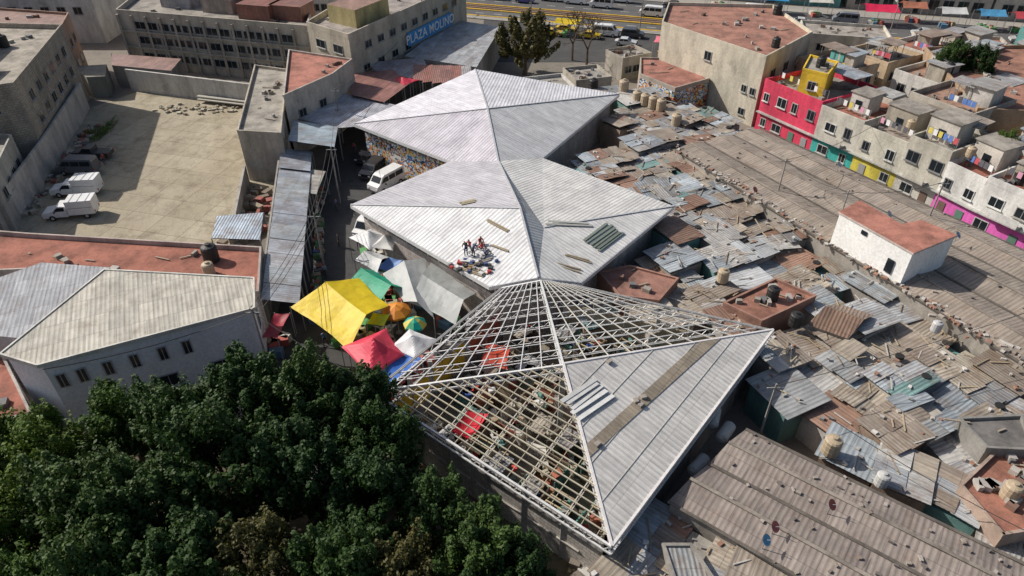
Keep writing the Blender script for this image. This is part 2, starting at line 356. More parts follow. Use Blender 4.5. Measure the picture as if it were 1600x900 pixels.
rf=MB(); c0,r0,n0=[Vector(Cc[k])+Vector((0,0,.16)) for k in('cen','R','N')]
roofface(rf,[c0,n0,r0],r0-n0,(.7,.675,.63))
for p,q in ((c0,n0),(n0,r0),(r0,c0)): rf.beam(p-Vector((0,0,.1)),q-Vector((0,0,.1)),.16,.3,"steel_paint",(.75,.72,.7))
for t in (.2,.4,.6,.8): rf.beam(lerp(c0,r0,t)+dz(.02),lerp(c0,n0,t)+dz(.02),.05,.03,"steel_paint",(.5,.48,.44))
e=Vector((0,0,.05)); rf.face([lerp(c0,r0,.62)+e,lerp(c0,n0,.50)+e,lerp(c0,n0,.57)+e,lerp(c0,r0,.73)+e],"asbestos_sheet",(.38,.32,.24),r0-n0)
rf.build("sheet_roof",hc)
tri=(c0,n0,r0)
planks("metal_sheet_stack",5.7,32.6,tri,.75,5,3.4,(.6,.6,.58),.35,.4,"steel_paint")
b=MB()
for x,y in ((9.3,33.9),(9.0,33.2),(8.7,33.5),(7.1,36.6),(5.6,29.6)):
    b.box((x,y,onplane(tri,x,y)+.12),(.4,.3,.18),R.uniform(0,3),"goods",(.3,.27,.24))
b.build("rubble_bag")
wc=MB()
def wallseg(mb,p,q,h,t,mat,col,z0=0):
    mb.beam((p[0],p[1],z0+h/2),(q[0],q[1],z0+h/2),t,h,mat,col)
Li,Ni,Ri,Fl,Fr=(-9.2,35.6),(5.8,23.9),(20.3,42.2),(-1,47.3),(4.8,48.1)
wallseg(wc,Li,Ni,4.3,.25,"block_wall",(.56,.53,.49)); wallseg(wc,Ni,Ri,4.6,.25,"block_wall",(.4,.37,.34))
wallseg(wc,Ri,Fr,4.0,.25,"painted_wall",(.4,.34,.24)); wallseg(wc,Fl,Li,4.2,.25,"painted_wall",(.35,.33,.3))
for f0,f1,col in ((.0,.3,(.7,.45,.03)),(.34,.62,(.7,.45,.03)),(.66,.98,(.45,.1,.05))):
    p=lerp((*Li,0),(*Fl,0),f0);q=lerp((*Li,0),(*Fl,0),f1); d=(q-p).normalized(); nn=Vector((d.y,-d.x,0))*.15
    wc.face([p+nn+dz(1.6),q+nn+dz(1.6),q+nn+dz(4.15),p+nn+dz(4.15)],"painted_wall",col)
for p,q in ((Li,Ni),(Ni,Ri),(Ri,Fr),(Fl,Li)):
    for k in range(7):
        c=lerp((*p,0),(*q,0),k/6); wc.beam(c,c+Vector((0,0,5.1)),.35,.35,"rough_concrete",(.4,.38,.35))
wc.beam((3.7,35.9,0),(3.7,35.9,7.4),.4,.4,"steel_paint",(.5,.5,.48))
wc.build("walls",hc)
sheet("market_floor",[Li,Ni,Ri,Fr,Fl],.03,"market_floor")
b=MB(); b.windows(Li,Ni,2.2,7,1.4,1.0,frame=(.45,.42,.38)); b.build("wall_windows",hc)
poly=[Li,Ni,Ri,Fr,Fl]; ip=shrink(poly,.9)
pal=[(.42,.37,.28),(.36,.28,.19),(.25,.33,.26),(.5,.47,.42),(.55,.52,.47),(.12,.27,.23),(.42,.15,.09),(.3,.23,.15),(.45,.4,.3),(.2,.17,.14)]
ax=Vector((.78,-.62,0)).normalized(); ay=Vector((.62,.78,0)).normalized(); ra=math.atan2(ax.y,ax.x)
for i in range(-8,9):
    for j in range(-8,9):
        c=Vector((4,37,0))+ax*i*2.5+ay*j*2.5
        if not inside((c.x,c.y),ip) or R.random()<.06: continue
        b=MB(); h=R.uniform(1.8,2.9); col=R.choice(pal); w=1.9;dd=1.9
        q=lambda u,v,z: c+ax*u+ay*v+Vector((0,0,z))
        b.beam(q(-w/2,-dd/2,h/2),q(-w/2,dd/2,h/2),.1,h,"painted_wall",jit(col,.2))
        if R.random()<.7: b.beam(q(-w/2,dd/2,h/2),q(w/2,dd/2,h/2),.1,h,"painted_wall",jit(R.choice(pal),.2))
        if R.random()<.5: b.beam(q(w/2,-dd/2,h/2),q(w/2,dd/2,h/2),.1,h*.95,"painted_wall",jit(R.choice(pal),.2))
        b.box(q(0,-dd/2+.3,.5),(w,.6,1.0),ra,"goods",jit(R.choice(pal),.3))
        for k in range(10):
            b.box(q(R.uniform(-.8,.8),R.uniform(-.8,.8),R.choice([.15,1.1,h])),(R.uniform(.2,.8),R.uniform(.2,.6),.25),R.uniform(0,3),"goods",R.choice(pal+[(.6,.05,.04),(.05,.12,.35),(.6,.55,.42),(.65,.65,.63)]))
        r=R.random()
        if r<.45:
            o=R.uniform(-.4,.4); b.box(q(o,0,h+.1),(w*R.uniform(.5,1),dd,.05),ra+R.uniform(-.1,.1),"old_tin_sheet",jit(R.choice([(.5,.44,.36),(.14,.3,.27),(.45,.46,.47),(.5,.46,.38),(.6,.6,.58)])))
        elif r<.75:
            for k in range(4): b.beam(q(-w/2,-dd/2+k*.6,h+.08),q(w/2+R.uniform(-.3,.3),-dd/2+k*.6,h+R.uniform(0,.3)),.09,.09,"goods",(.5,.4,.26))
        b.build("market_stall")
# ---------------------------------------------------------------- tarps
def tarp(name,cs,col,peak=.8,mode='peak',h=3.0,n=18,seed=0,poles=True):
    cs=[Vector(c if len(c)==3 else (*c,h)) for c in cs]; v=[]; seed=R.uniform(0,50)
    for i in range(n+1):
        for j in range(n+1):
            u=i/n;w=j/n; p=(cs[0]*(1-u)+cs[1]*u)*(1-w)+(cs[3]*(1-u)+cs[2]*u)*w
            if mode=='peak': z=peak*max(0,1-max(abs(u-.5),abs(w-.5))*2)*.9+peak*.1*max(0,1-4*math.hypot(u-.5,w-.5))
            elif mode=='ridge': z=peak*(1-abs(w-.5)*2)*(1-.12*math.sin(math.pi*u))
            else: z=-peak*math.sin(math.pi*u)*math.sin(math.pi*w)
            cen=(cs[0]+cs[1]+cs[2]+cs[3])/4
            inw=.0
            if i in(0,n): inw=math.sin(math.pi*w)*.07
            if j in(0,n): inw=max(inw,math.sin(math.pi*u)*.07)
            p=p+(Vector((cen.x,cen.y,p.z))-p)*inw
            z-=.12*math.sin(math.pi*u)*abs(math.sin(2*math.pi*w))
            z+=.09*noise.noise(Vector((p.x*.7,p.y*.7,seed)))+.025*noise.noise(Vector((p.x*2.6,p.y*1.2,seed)))
            v.append(p+Vector((0,0,z)))
    b=MB()
    for i in range(n):
        for j in range(n):
            a=i*(n+1)+j; b.face([v[a],v[a+n+1],v[a+n+2],v[a+1]],"tarp_cloth",col)
    o=link(D.objects.new(name,None))
    b.build("canopy",o,smooth=(n>=18 and mode=='sag')); k=MB()
    if poles:
        for c in cs: k.cyl((c.x,c.y,0),(c.x,c.y,c.z+.05),.045,.045,"steel_paint",(.35,.35,.35),6)
        cen=sum(cs,Vector())/4
        if mode!='sag': k.cyl((cen.x,cen.y,0),(cen.x,cen.y,cen.z+peak*.7),.045,.045,"steel_paint",(.35,.35,.35),6)
        for t in range(6):
            p=cen+Vector((R.uniform(-1.3,1.3),R.uniform(-1.3,1.3),-cen.z+.4)); k.box(p,(1.2,.7,.8),R.uniform(0,3),"goods",R.choice([(.4,.1,.08),(.4,.33,.2),(.1,.2,.3),(.5,.5,.45),(.1,.3,.1)]))
        k.build("poles_and_tables",o)
    return o
YE=(.82,.6,.01);GN=(.0,.34,.19);RD=(.72,.05,.1);BL=(.04,.16,.55);WH=(.74,.75,.76)
tarp("yellow_tarp_stall",[(-20.2,48.6,3.2),(-13.9,43.2,2.8),(-11.2,48.7,3.3),(-14.5,52.9,3.4)],YE,1.3,'ridge')
tarp("yellow_tarp_stall",[(-12.9,46.4),(-11.3,46.2),(-11,47.8),(-12.6,48)],(.7,.75,.02),.3)
tarp("green_tarp_stall",[(-15.7,52.8),(-12.2,49.6),(-10,51.7),(-13.6,54.6)],GN,1.1,'ridge')
tarp("red_tarp_stall",[(-14.6,43.5),(-11.4,39.3),(-9.0,42.4),(-11.1,45.9)],RD,1.6,'peak')
tarp("blue_tarp_stall",[(-11.7,39.5),(-10.1,38.3),(-7.5,41.9),(-8.8,43.3)],BL,.25,'sag')
tarp("white_tarp_stall",[(-10.5,43.3),(-8,41.9),(-6.4,44.4),(-9,45.8)],WH,.9,'peak')
tarp("grey_tarp_stall",[(-12.6,53.8,3.2),(-10,49.6,3),(-7,47.2,3),(-8.6,56.2,3.4)],(.47,.49,.48),.8,'ridge')
tarp("grey_tarp_stall",[(-9.4,49.4,3.1),(-5,46.2,3.1),(-3.4,50.6,3.3),(-7.9,55.8,3.4)],(.42,.44,.43),.9,'ridge')
tarp("white_tarp_stall",[(-17.2,60.6),(-14.6,58.2),(-13.0,60.8),(-15.2,62.4)],WH,.9,'peak')
tarp("white_tarp_stall",[(-14.6,58.7),(-12.2,58.1),(-12.0,61),(-13.8,61)],(.7,.69,.66),.9,'peak')
tarp("blue_tarp_stall",[(-13.4,55),(-11.7,54.2),(-11,56.4),(-12.4,57)],(.15,.27,.55),.4,'sag')
tarp("grey_tarp_stall",[(-15.8,56.4),(-13.2,54.2),(-12.4,57),(-14.2,58)],(.55,.56,.55),.6,'ridge')
tarp("red_tarp_stall",[(-21.8,44.8,2.8),(-20.4,44.8,2.8),(-20.2,48.2,2.8),(-21.6,48.2,2.8)],(.35,.03,.05),.2,'sag')
tarp("red_tarp_stall",[(-16.8,51.3),(-15.6,50.9),(-14.9,52),(-16.2,52.6)],(.6,.15,.2),.3,'sag')
tarp("pink_tarp_stall",[(-18.8,101,5),(-16,99,5),(-14,101.5,5),(-17,103,5)],(.65,.05,.09),.5,'peak')
tarp("red_tarp_stall",[(-2.6,41.0,3.2),(-.4,40.4,3.2),(-.1,43.2,3.2),(-2.2,43.8,3.2)],(.6,.08,.04),.3,'ridge')
tarp("red_tarp_stall",[(-4.5,34.2,2.8),(-3,33.2,2.8),(-1.8,36,2.8),(-3.5,36.6,2.8)],(.65,.02,.04),.3,'sag')
def umbrella(name,x,y,r,cols,h=2.7):
    b=MB(); n=8
    for i in range(n):
        a0=2*math.pi*i/n;a1=2*math.pi*(i+1)/n
        P0=(x+r*math.cos(a0),y+r*math.sin(a0),h);P1=(x+r*math.cos(a1),y+r*math.sin(a1),h); T=(x,y,h+.65)
        m0=lerp(P0,T,.5)+Vector((0,0,.1));m1=lerp(P1,T,.5)+Vector((0,0,.1)); c=cols[i%len(cols)]
        b.face([P0,P1,m1,m0],"tarp_cloth",c); b.face([m0,m1,T],"tarp_cloth",c)
        b.face([P0,P1,(P1[0],P1[1],h-.2),(P0[0],P0[1],h-.2)],"tarp_cloth",c)
    b.cyl((x,y,0),(x,y,h+.7),.03,.03,"steel_paint",(.5,.5,.5),6); b.cyl((x,y,0),(x,y,.12),.3,.3,"plain",(.2,.2,.2),10); b.build(name)
umbrella("market_umbrella",-10.6,48.7,1.35,[(.8,.3,.03),(.75,.26,.03)]); umbrella("market_umbrella",-8.7,46.9,1.05,[(.0,.38,.32),(.65,.55,.1),(.05,.4,.2)])
# ---------------------------------------------------------------- generic buildings
CN="rough_concrete";PW="painted_wall"
def clutter(b,pts,z,n=6):
    cx=sum(p[0] for p in pts)/len(pts);cy=sum(p[1] for p in pts)/len(pts)
    for k in range(n):
        p=Vector(R.choice(pts)).lerp(Vector((cx,cy)),R.uniform(.25,1)); r=R.random()
        if r<.7: b.box((*p,z+.2),(R.uniform(.2,.9),R.uniform(.2,.8),.4),R.random()*3,"goods",R.choice([(.3,.27,.23),(.42,.39,.35),(.2,.12,.09),(.15,.15,.15),(.36,.33,.3)]))
        else: b.beam((p.x,p.y,z+.1),(p.x+R.uniform(-2,2),p.y+R.uniform(-1,1),z+.12),.12,.08,"goods",(.35,.29,.22))
def bld(name,pts,z0,z1,wc,rm,rc,par=.6,wins=(),ud=None,wm=PW,cl=5):
    b=MB(); pts=ccw(pts); b.prism(pts,z0,z1,wm,wc,rm,rc,ud,par)
    for (p0,p1,z,n_,w,h) in wins: b.windows(p0,p1,z,n_,w,h)
    if par and cl: clutter(b,pts,z1,cl)
    return b.build(name)
RR=(.37,.145,.1); GC=(.33,.31,.27); TC=(.38,.34,.28)
wp=[(-38.5,38.4),(-35.1,37.2),(-21.4,43.7),(-22.5,47.4),(-35.6,48.6)]
b=MB(); b.prism(wp,0,6.8,"clean_white_wall",(.76,.78,.82),CN,GC)
rp=shrink(wp,1.03); zz=[6.9,6.9,7.0,7.25,7.25]
b.face([(p[0],p[1],z) for p,z in zip(rp,zz)],"asbestos_sheet",(.58,.55,.47),(1,.45,0)); b.face([(p[0],p[1],z-.15) for p,z in zip(rp,zz)][::-1],"plain",(.4,.4,.4))
for i in range(5):
    b.beam((*rp[i],zz[i]-.08),(*rp[(i+1)%5],zz[(i+1)%5]-.08),.14,.34,"painted_wall",(.66,.64,.58))
b.windows(wp[1],wp[2],4.3,6,.55,1.2,fr=[.05,.14,.26,.385,.52,.64],frame=(.5,.52,.55),sill=False)
b.windows(wp[1],wp[2],1.5,3,1.4,1.1,frame=(.4,.42,.45))
b.windows(wp[2],wp[3],3.6,1,.6,1.6,frame=(.4,.42,.45),sill=False)
b.build("white_building")
bld("grey_roof_shed",[(-45,42.4),(-47.2,49.4),(-44,52.4),(-37.2,51.6),(-37,49),(-39.9,41.7)],0,5.5,(.45,.45,.45),"asbestos_sheet",(.42,.43,.45),0,ud=(1,.4,0))
bld("terrace_building",[(-62,60.8),(-50,59.2),(-24.9,56.6),(-23,49.3),(-36,50.5),(-44,53),(-62,51.5)],0,4,(.45,.38,.34),CN,RR,.5,cl=14)
bld("low_house",[(-52,46),(-46,43.2),(-42.7,42.4),(-38.8,38.2),(-36.3,35.5),(-44,33),(-56,36)],0,3,(.4,.36,.33),CN,(.36,.14,.1),.4)
# left side
bld("concrete_block_building",[(-98,109),(-68.2,106.5),(-61.3,82.2),(-67,79),(-95,77)],0,11,(.42,.38,.32),CN,(.4,.36,.3),.7,[((-61.3,82.2),(-68.2,106.5),z,6,1.5,1.2) for z in (5.2,8.2)]+[((-67,79),(-61.3,82.2),z,1,1.4,1.2) for z in (8.2,)],wm="block_wall",cl=30)
b=MB(); b.prism([(-90,80),(-67.2,78.8),(-61.2,77.9),(-56.8,66.4),(-66,60.5),(-90,62)],0,6.2,PW,(.42,.4,.36),CN,(.4,.37,.31),None,.6); b.windows((-56.8,66.4),(-61.2,77.9),3.4,4,1.2,1.1); clutter(b,[(-85,78),(-67,76),(-60,66),(-85,64)],6.2,24); b.build("concrete_house")
bld("yellow_house",[(-75,76),(-66,77.4),(-64,72.6),(-73,71)],6.2,9,(.65,.42,.04),CN,GC,.4,[((-64,72.6),(-66,77.4),6.9,2,1,1)])
bld("concrete_house",[(-86,98),(-74,99),(-72,91),(-84,89)],11,13.6,(.4,.35,.3),CN,(.36,.32,.27),.5,[((-72,91),(-74,99),11.8,3,1.2,1.2)])
b=MB(); b.box((-70,86,12.1),(4,5,2.2),.2,PW,(.3,.26,.22)); b.box((-70,86,13.3),(5,6,.08),.2,"old_tin_sheet",(.42,.36,.3)); b.box((-79,84,12),(6,4,2),.1,PW,(.4,.36,.32)); b.box((-79,84,13.1),(6.6,4.8,.08),.1,"old_tin_sheet",(.45,.46,.47)); b.build("rooftop_shed")
bld("brick_house",[(-105,128),(-75.8,121.5),(-71.8,110.6),(-100,111)],0,9,(.34,.22,.16),"old_tin_sheet",(.34,.2,.16),.4,[((-71.8,110.6),(-75.8,121.5),z,3,1.3,1.2) for z in (2,5.5)],cl=14)
b=MB()
LW=[(-57.2,65.1),(-59.5,75.8),(-60.9,82),(-66.3,102.4)]
for p,q in zip(LW,LW[1:]): wallseg(b,p,q,4.2,.3,PW,(.5,.47,.43))
b.build("boundary_wall")
b=MB(); wallseg(b,(-63,110.2),(-40.3,103.4),3.6,.3,PW,(.62,.6,.56)); b.build("boundary_wall")
b=MB(); wallseg(b,(-33.9,78.4),(-30.2,61.5),2.4,.3,PW,(.4,.38,.34)); wallseg(b,(-57,61.9),(-29.6,58),3.0,.3,PW,(.38,.22,.17)); b.build("boundary_wall")
bld("yard_shed",[(-68.9,117.9),(-55.8,115.2),(-55.2,109.4),(-66,112)],0,3.6,(.3,.28,.25),"old_tin_sheet",(.4,.25,.22),0,ud=(1,0,0))
bld("yard_shed",[(-73,112),(-67.4,113),(-65,107.5),(-67.8,107)],0,3.4,(.25,.25,.22),"asbestos_sheet",(.35,.33,.28),0,ud=(1,0,0))
b=MB()
for i in range(2): b.beam((-50-i*.2,105+i*.5,.6+i*.3),(-41-i*.2,102.5+i*.5,.6+i*.3),.6,.15,"steel_paint",(.5,.48,.42))
for i in range(60): b.box((R.uniform(-56,-43),R.gauss(102.2,1.0),.15),(R.uniform(.2,.8),R.uniform(.2,.6),R.uniform(.1,.35)),R.uniform(0,3),"goods",R.choice([(.34,.29,.21),(.4,.36,.28),(.24,.2,.15),(.45,.42,.34)]))
b.build("scrap_pile")
b=MB()
for i in range(90):
    t=R.random(); p=lerp((-63,98,.2),(-57.8,70,.2),t); b.box(p+Vector((R.uniform(-.6,1.2),0,0)),(R.uniform(.2,.9),R.uniform(.2,.8),R.uniform(.2,.5)),R.random()*3,"goods",R.choice([(.3,.25,.18),(.4,.36,.3),(.12,.12,.12),(.3,.1,.08)]))
b.build("scrap_pile")
# plaza building
pa=[(-67.8,122),(-32.7,112.5),(-36,130),(-70,141)]
w=[((-67.8,122),(-32.7,112.5),z,13,1.9,1.1) for z in (1.6,4.4,6.9)]
bld("plaza_building",pa,0,9,(.5,.45,.37),CN,(.33,.3,.26),.8,w,cl=36)
b=MB(); pd=Vector((35.1,-9.5)).normalized(); 
for z in (3.6,6.35): b.beam((-67.8-.06,122-.2,z),(-32.7-.06,112.5-.2,z),.35,.25,PW,(.4,.37,.32))
for k in range(14):
    c=lerp((-67.8,122,0),(-32.7,112.5,0),k/13)+Vector((-.05,-.18,0)); b.beam(c,c+dz(9),.35,.3,PW,(.42,.38,.32))
b.build("facade_frame",D.objects["plaza_building"])
b=MB()
for k,(u,col) in enumerate(((.72,(.33,.13,.1)),(.88,(.3,.13,.1)),(.5,(.4,.34,.3)),(.25,(.4,.4,.42)))):
    c=lerp((-67,124,9),(-33,115,9),u)+Vector((0,3+k,1.2)); b.box(c,(6,4.5,2.4),-.26,"old_tin_sheet",col); 
b.build("rooftop_shed")
pb=[(-31.9,109.4),(-24.2,103),(-8.6,134.5),(-24.4,141)]
w=[((-24.2,103),(-8.6,134.5),z,9,1.5,1.0) for z in (8.2,)]+[((-24.2,103),(-16,119.5),z,4,1.5,1.0) for z in (1.6,4.8)]+[((-31.9,109.4),(-24.2,103),z,2,2,1.1) for z in (2,5,8)]
bld("plaza_building",pb,0,10.5,(.5,.45,.36),CN,(.35,.31,.28),.8,w,cl=30)
bld("rooftop_house",[(-29,112),(-24,108.5),(-20,116),(-25,119)],10.5,13.2,(.5,.42,.2),"old_tin_sheet",(.4,.24,.18),0,ud=(1,0,0))
sg=link(D.objects.new("plaza_sign",None))
p0=Vector((-24.2,103));p1=Vector((-8.6,134.5));d=(p1-p0).normalized();nn=Vector((d.y,-d.x)); s0=p0+d*14.8+nn*.3; s1=p0+d*29+nn*.3
b=MB(); b.beam((*s0,6.4),(*s1,6.4),.18,2.2,"plain",(.06,.3,.62)); b.build("board",sg)
cu=D.curves.new("lettering","FONT"); cu.body="PLAZA MOLINO"; cu.size=2.1; cu.extrude=.03; cu.offset=.03; cu.align_x='CENTER'; cu.align_y='CENTER'; cu.space_character=1.05
mm,nt,bb=newmat("sign_white"); bb.inputs["Base Color"].default_value=(.8,.8,.8,1); cu.materials.append(mm)
t=link(D.objects.new("lettering",cu)); t.parent=sg; mid=(s0+s1)/2+nn*.14; t.location=(*mid,6.38)
t.rotation_euler=(math.pi/2,0,math.atan2(d.y,d.x)); 
bld("corrugated_shed",[(-11.5,133.3),(-2,128.5),(-5.6,107),(-17.6,112.2)],0,5,(.35,.33,.3),"old_tin_sheet",(.5,.52,.54),0,ud=(1,-.3,0))
bld("concrete_warehouse",[(-38.9,102.7),(-33.4,100.7),(-28.3,78.2),(-33.9,78.9)],0,6.5,(.46,.41,.34),CN,(.38,.35,.3),.4,cl=16)
bld("red_roof_building",[(-33.7,103.9),(-23.3,99.6),(-24.9,93.5),(-29.6,85.5)],0,8.5,(.5,.45,.39),CN,(.45,.19,.14),.3,[((-29.6,85.5),(-24.9,93.5),5,2,1.2,1)])
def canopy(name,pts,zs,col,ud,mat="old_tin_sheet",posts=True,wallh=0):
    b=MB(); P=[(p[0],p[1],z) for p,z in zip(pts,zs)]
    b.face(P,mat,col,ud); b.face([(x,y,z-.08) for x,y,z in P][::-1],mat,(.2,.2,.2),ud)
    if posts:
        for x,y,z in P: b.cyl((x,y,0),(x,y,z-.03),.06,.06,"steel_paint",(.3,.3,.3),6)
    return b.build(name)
for i in range(12):
    t0=i/12;t1=(i+1)/12+.01
    a0=lerp((-29.2,79.7,4.1),(-22.9,49.3,3.9),t0);a1=lerp((-29.2,79.7,4.1),(-22.9,49.3,3.9),t1);c0_=lerp((-25.4,79.7,3.6),(-19.5,49.3,3.4),t0);c1=lerp((-25.4,79.7,3.6),(-19.5,49.3,3.4),t1)
    dzz=R.uniform(-.12,.12); 
    canopy("stall_canopy",[a0,a1,c1,c0_],[a0.z+dzz,a1.z+dzz,c1.z+dzz,c0_.z+dzz],R.choice([(.5,.54,.6),(.45,.49,.54),(.55,.57,.6),(.47,.51,.53)]),(0,1,0))
b=MB(); wallseg(b,(-29.5,79.7),(-23.1,49.3),3.7,.2,PW,(.35,.33,.3)); b.build("boundary_wall")
canopy("stall_canopy",[(-28.9,85.5),(-22.9,84.5),(-22.1,78.4),(-28,79.2)],[5.4,4.9,4.9,5.4],(.45,.54,.6),(0,1,0))
canopy("stall_canopy",[(-25.2,75.5),(-22.8,75.2),(-22.6,69.5),(-24.8,69.8)],[3.4,3.2,3.2,3.4],(.55,.54,.48),(0,1,0))
canopy("stall_canopy",[(-26.2,96.7),(-16.3,92.6),(-19.3,86),(-23.1,85),(-29,87)],[5,4.6,4.4,4.5,5],(.65,.66,.7),(1,-.4,0))
canopy("stall_canopy",[(-24.9,102.7),(-18.6,105.5),(-15.3,100),(-18,92.6),(-23,94.6)],[5.4,5.2,5,5,5.3],(.42,.2,.17),(1,-.4,0))
canopy("stall_canopy",[(-23,108),(-14.5,111),(-12.3,104),(-19,100.5)],[5.4,5.2,4.8,5],(.45,.42,.45),(1,-.4,0))
for i in range(6):
    x=-15.5+i*1.5; y=104.5-i*.4
    canopy("stall_canopy",[(x,y+3+.3*i),(x+1.5,y+3.2+.3*i),(x+2,y-3),(x+.5,y-3.5)],[5.2,5.2,4.9,4.9],R.choice([(.42,.18,.14),(.5,.48,.48),(.4,.2,.17)]),(1,0,0))
canopy("corrugated_awning",[(-32,63.8),(-27.3,64.9),(-26.2,59.7),(-31.2,59.7)],[3.7,3.5,3.3,3.5],(.5,.58,.66),(1,0,0))
b=MB()
for i in range(50): b.box((R.uniform(-32.5,-27.5),R.uniform(59.5,76),.4+R.random()*.5),(R.uniform(.3,1.3),R.uniform(.3,1),R.uniform(.2,.8)),R.uniform(0,3),"goods",R.choice([(.3,.25,.18),(.4,.36,.3),(.2,.16,.12),(.5,.48,.44),(.3,.1,.08)]))
b.build("scrap_pile")
tn=[(23.9,112.3),(35.6,95.7),(46,107),(44.6,122.2),(27.1,123.8)]
bld("tan_apartment_building",tn,0,10,(.6,.55,.44),CN,(.38,.19,.14),.5,[((23.9,112.3),(35.6,95.7),7.2,1,1.2,1.2),((35.6,95.7),(46,107),6.5,3,1.4,1.2),((35.6,95.7),(46,107),2.5,3,1.4,1.2)],cl=24)
b=MB(); b.windows((33.5,98.7),(35.6,95.7),4.6,2,.8,.9); b.windows((33,99.4),(35.6,95.7),1.2,1,1,.9); b.build("window_set",D.objects["tan_apartment_building"])
gb=[(19.9,104.7),(24.2,98.7),(30.2,102.7),(27.6,112),(21.1,112.4)]
bld("graffiti_house",gb,0,4.5,(.42,.37,.31),CN,(.38,.17,.13),.3)
b=MB(); panel(b,(24.2,98.7),(30.2,102.7),.3,4.2,.03,"graffiti_paint"); panel(b,(19.9,104.7),(24.2,98.7),2.2,4.2,.03,"graffiti_paint"); b.build("graffiti",D.objects["graffiti_house"])
# row houses
base=[(35.7,94.5),(40.7,86.0),(44.1,80.6),(47.2,75.3),(49.8,70.8),(51.8,66.5),(55.2,60.6),(58.6,54.6),(62,48.5),(66,42)]
cols=[((.68,.05,.11),(.68,.05,.11),7.0),((.58,.55,.48),(.05,.42,.38),6.6),((.6,.57,.48),(.65,.55,.08),6.2),((.5,.47,.4),(.6,.58,.52),7.2),((.7,.69,.66),(.7,.13,.46),6.0),((.7,.69,.66),(.7,.13,.46),6.4),((.12,.55,.64),(.12,.55,.64),5.6),((.1,.5,.6),(.1,.5,.6),5.8),((.5,.4,.3),(.5,.4,.3),6)]
bk=Vector((.87,.5)); roofbox=[(.5,.48,.42),(.42,.38,.32),(.6,.56,.5),(.38,.34,.28),(.1,.36,.33),(.55,.5,.42),(.6,.57,.53)]
def laundry(b,p,q,z):
    for k in range(6):
        t=(k+.5)/6; c=Vector(p).lerp(Vector(q),t); d=(Vector(q)-Vector(p)).normalized()
        b.box((c.x,c.y,z+1.2),(.5,.04,.7),math.atan2(d.y,d.x),"goods",R.choice([(.7,.7,.7),(.5,.08,.1),(.1,.2,.5),(.6,.5,.1),(.1,.1,.12),(.6,.3,.4)]))
    b.beam((*p,z+1.6),(*q,z+1.6),.03,.03,"plain",(.1,.1,.1))
    for s in (p,q): b.cyl((*s,z),(*s,z+1.65),.04,.04,"steel_paint",(.3,.3,.3),6)
for i,(uc,lc,h) in enumerate(cols):
    p=Vector(base[i]);q=Vector(base[i+1]);dep=R.uniform(8,11); pts=[tuple(p),tuple(q),tuple(q+bk*dep),tuple(p+bk*dep)]
    b=MB(); b.prism(pts,0,h,PW,uc,CN,R.choice([RR,GC,(.37,.31,.26)]),None,.7)
    d=(q-p).normalized();nn=Vector((d.y,-d.x)); 
    if (nn.x>0): nn=-nn
    a=p+nn*.02;c=q+nn*.02
    b.face([(*a,0),(*c,0),(*c,2.9),(*a,2.9)],PW,lc)
    L=(q-p).length; nw=max(2,int(L/2.4)); rz=math.atan2(d.y,d.x)
    for k in range(nw):
        f=(k+.5+R.uniform(-.15,.15))/nw; ww=R.choice([.8,1.0,1.4]); b.windows(p,q,h-2.2,1,ww,R.choice([1,1.2]),fr=[f],frame=R.choice([(.65,.65,.62),(.4,.38,.35),(.2,.2,.2)]))
        f=(k+.5+R.uniform(-.15,.15))/nw
        if R.random()<.6: b.windows(p,q,1.2,1,ww,1.0,fr=[f],frame=(.5,.5,.48))
        else: b.box((*(p+d*L*f+nn*.05),1.05),(.9,.1,2.1),rz,"plain",R.choice([(.15,.1,.08),(.3,.3,.3),(.1,.2,.15)]))
    b.beam((*(p+nn*.25),3.0),(*(q+nn*.25),3.0),.5,.14,PW,(.45,.45,.42))
    if i%2:
        m_=p+d*L*.5+nn*.6; b.box((*m_,3.35),(L*.5,1.1,.14),rz,PW,(.5,.48,.45)); b.box((*(m_+nn*.52),3.85),(L*.5,.06,.9),rz,PW,jit(uc,.2))
    if i not in (0,):
        k=p.lerp(q,R.uniform(.25,.5))+bk*dep*.5; sz=(R.uniform(2.6,4),R.uniform(2.5,4),R.uniform(2.2,2.8)); b.box((*k,h+sz[2]/2),sz,rz,PW,R.choice(roofbox)); b.box((*k,h+sz[2]+.06),(sz[0]+.4,sz[1]+.4,.1),rz,CN,(.34,.31,.27))
        fw=k-bk*sz[1]/2; b.box((*(fw-bk*.03),h+1.1),(.9,.08,1.0),rz,"window_glass")
    k=p.lerp(q,.6)+bk*dep*.78
    R3=Matrix.Rotation(rz,3,'Z')@Matrix.Rotation(R.uniform(-.1,.1),3,'X')
    b.box((*k,h+2.2),(L*R.uniform(.5,.8),R.uniform(2.5,4),.08),0,"old_tin_sheet",R.choice([(.45,.5,.55),(.4,.34,.28),(.55,.55,.52)]),R3=R3)
    for s in (-.25,.25): b.cyl((*(k+d*L*s),h),(*(k+d*L*s),h+2.1),.05,.05,"steel_paint",(.3,.3,.3),6)
    clutter(b,pts,h,14); laundry(b,tuple(p+bk*2+d*.6),tuple(q+bk*1.6-d*.6),h)
    b.build("row_house")
bld("rooftop_house",[(39.2,91.3),(41.8,89),(45,94),(42.2,97)],7,10,(.75,.5,.04),CN,GC,.3,[((39.2,91.3),(41.8,89),7.8,1,1,1)])
hp=[(.56,.53,.46),(.46,.42,.36),(.14,.36,.34),(.55,.42,.28),(.62,.6,.56),(.42,.38,.32),(.5,.46,.4)]
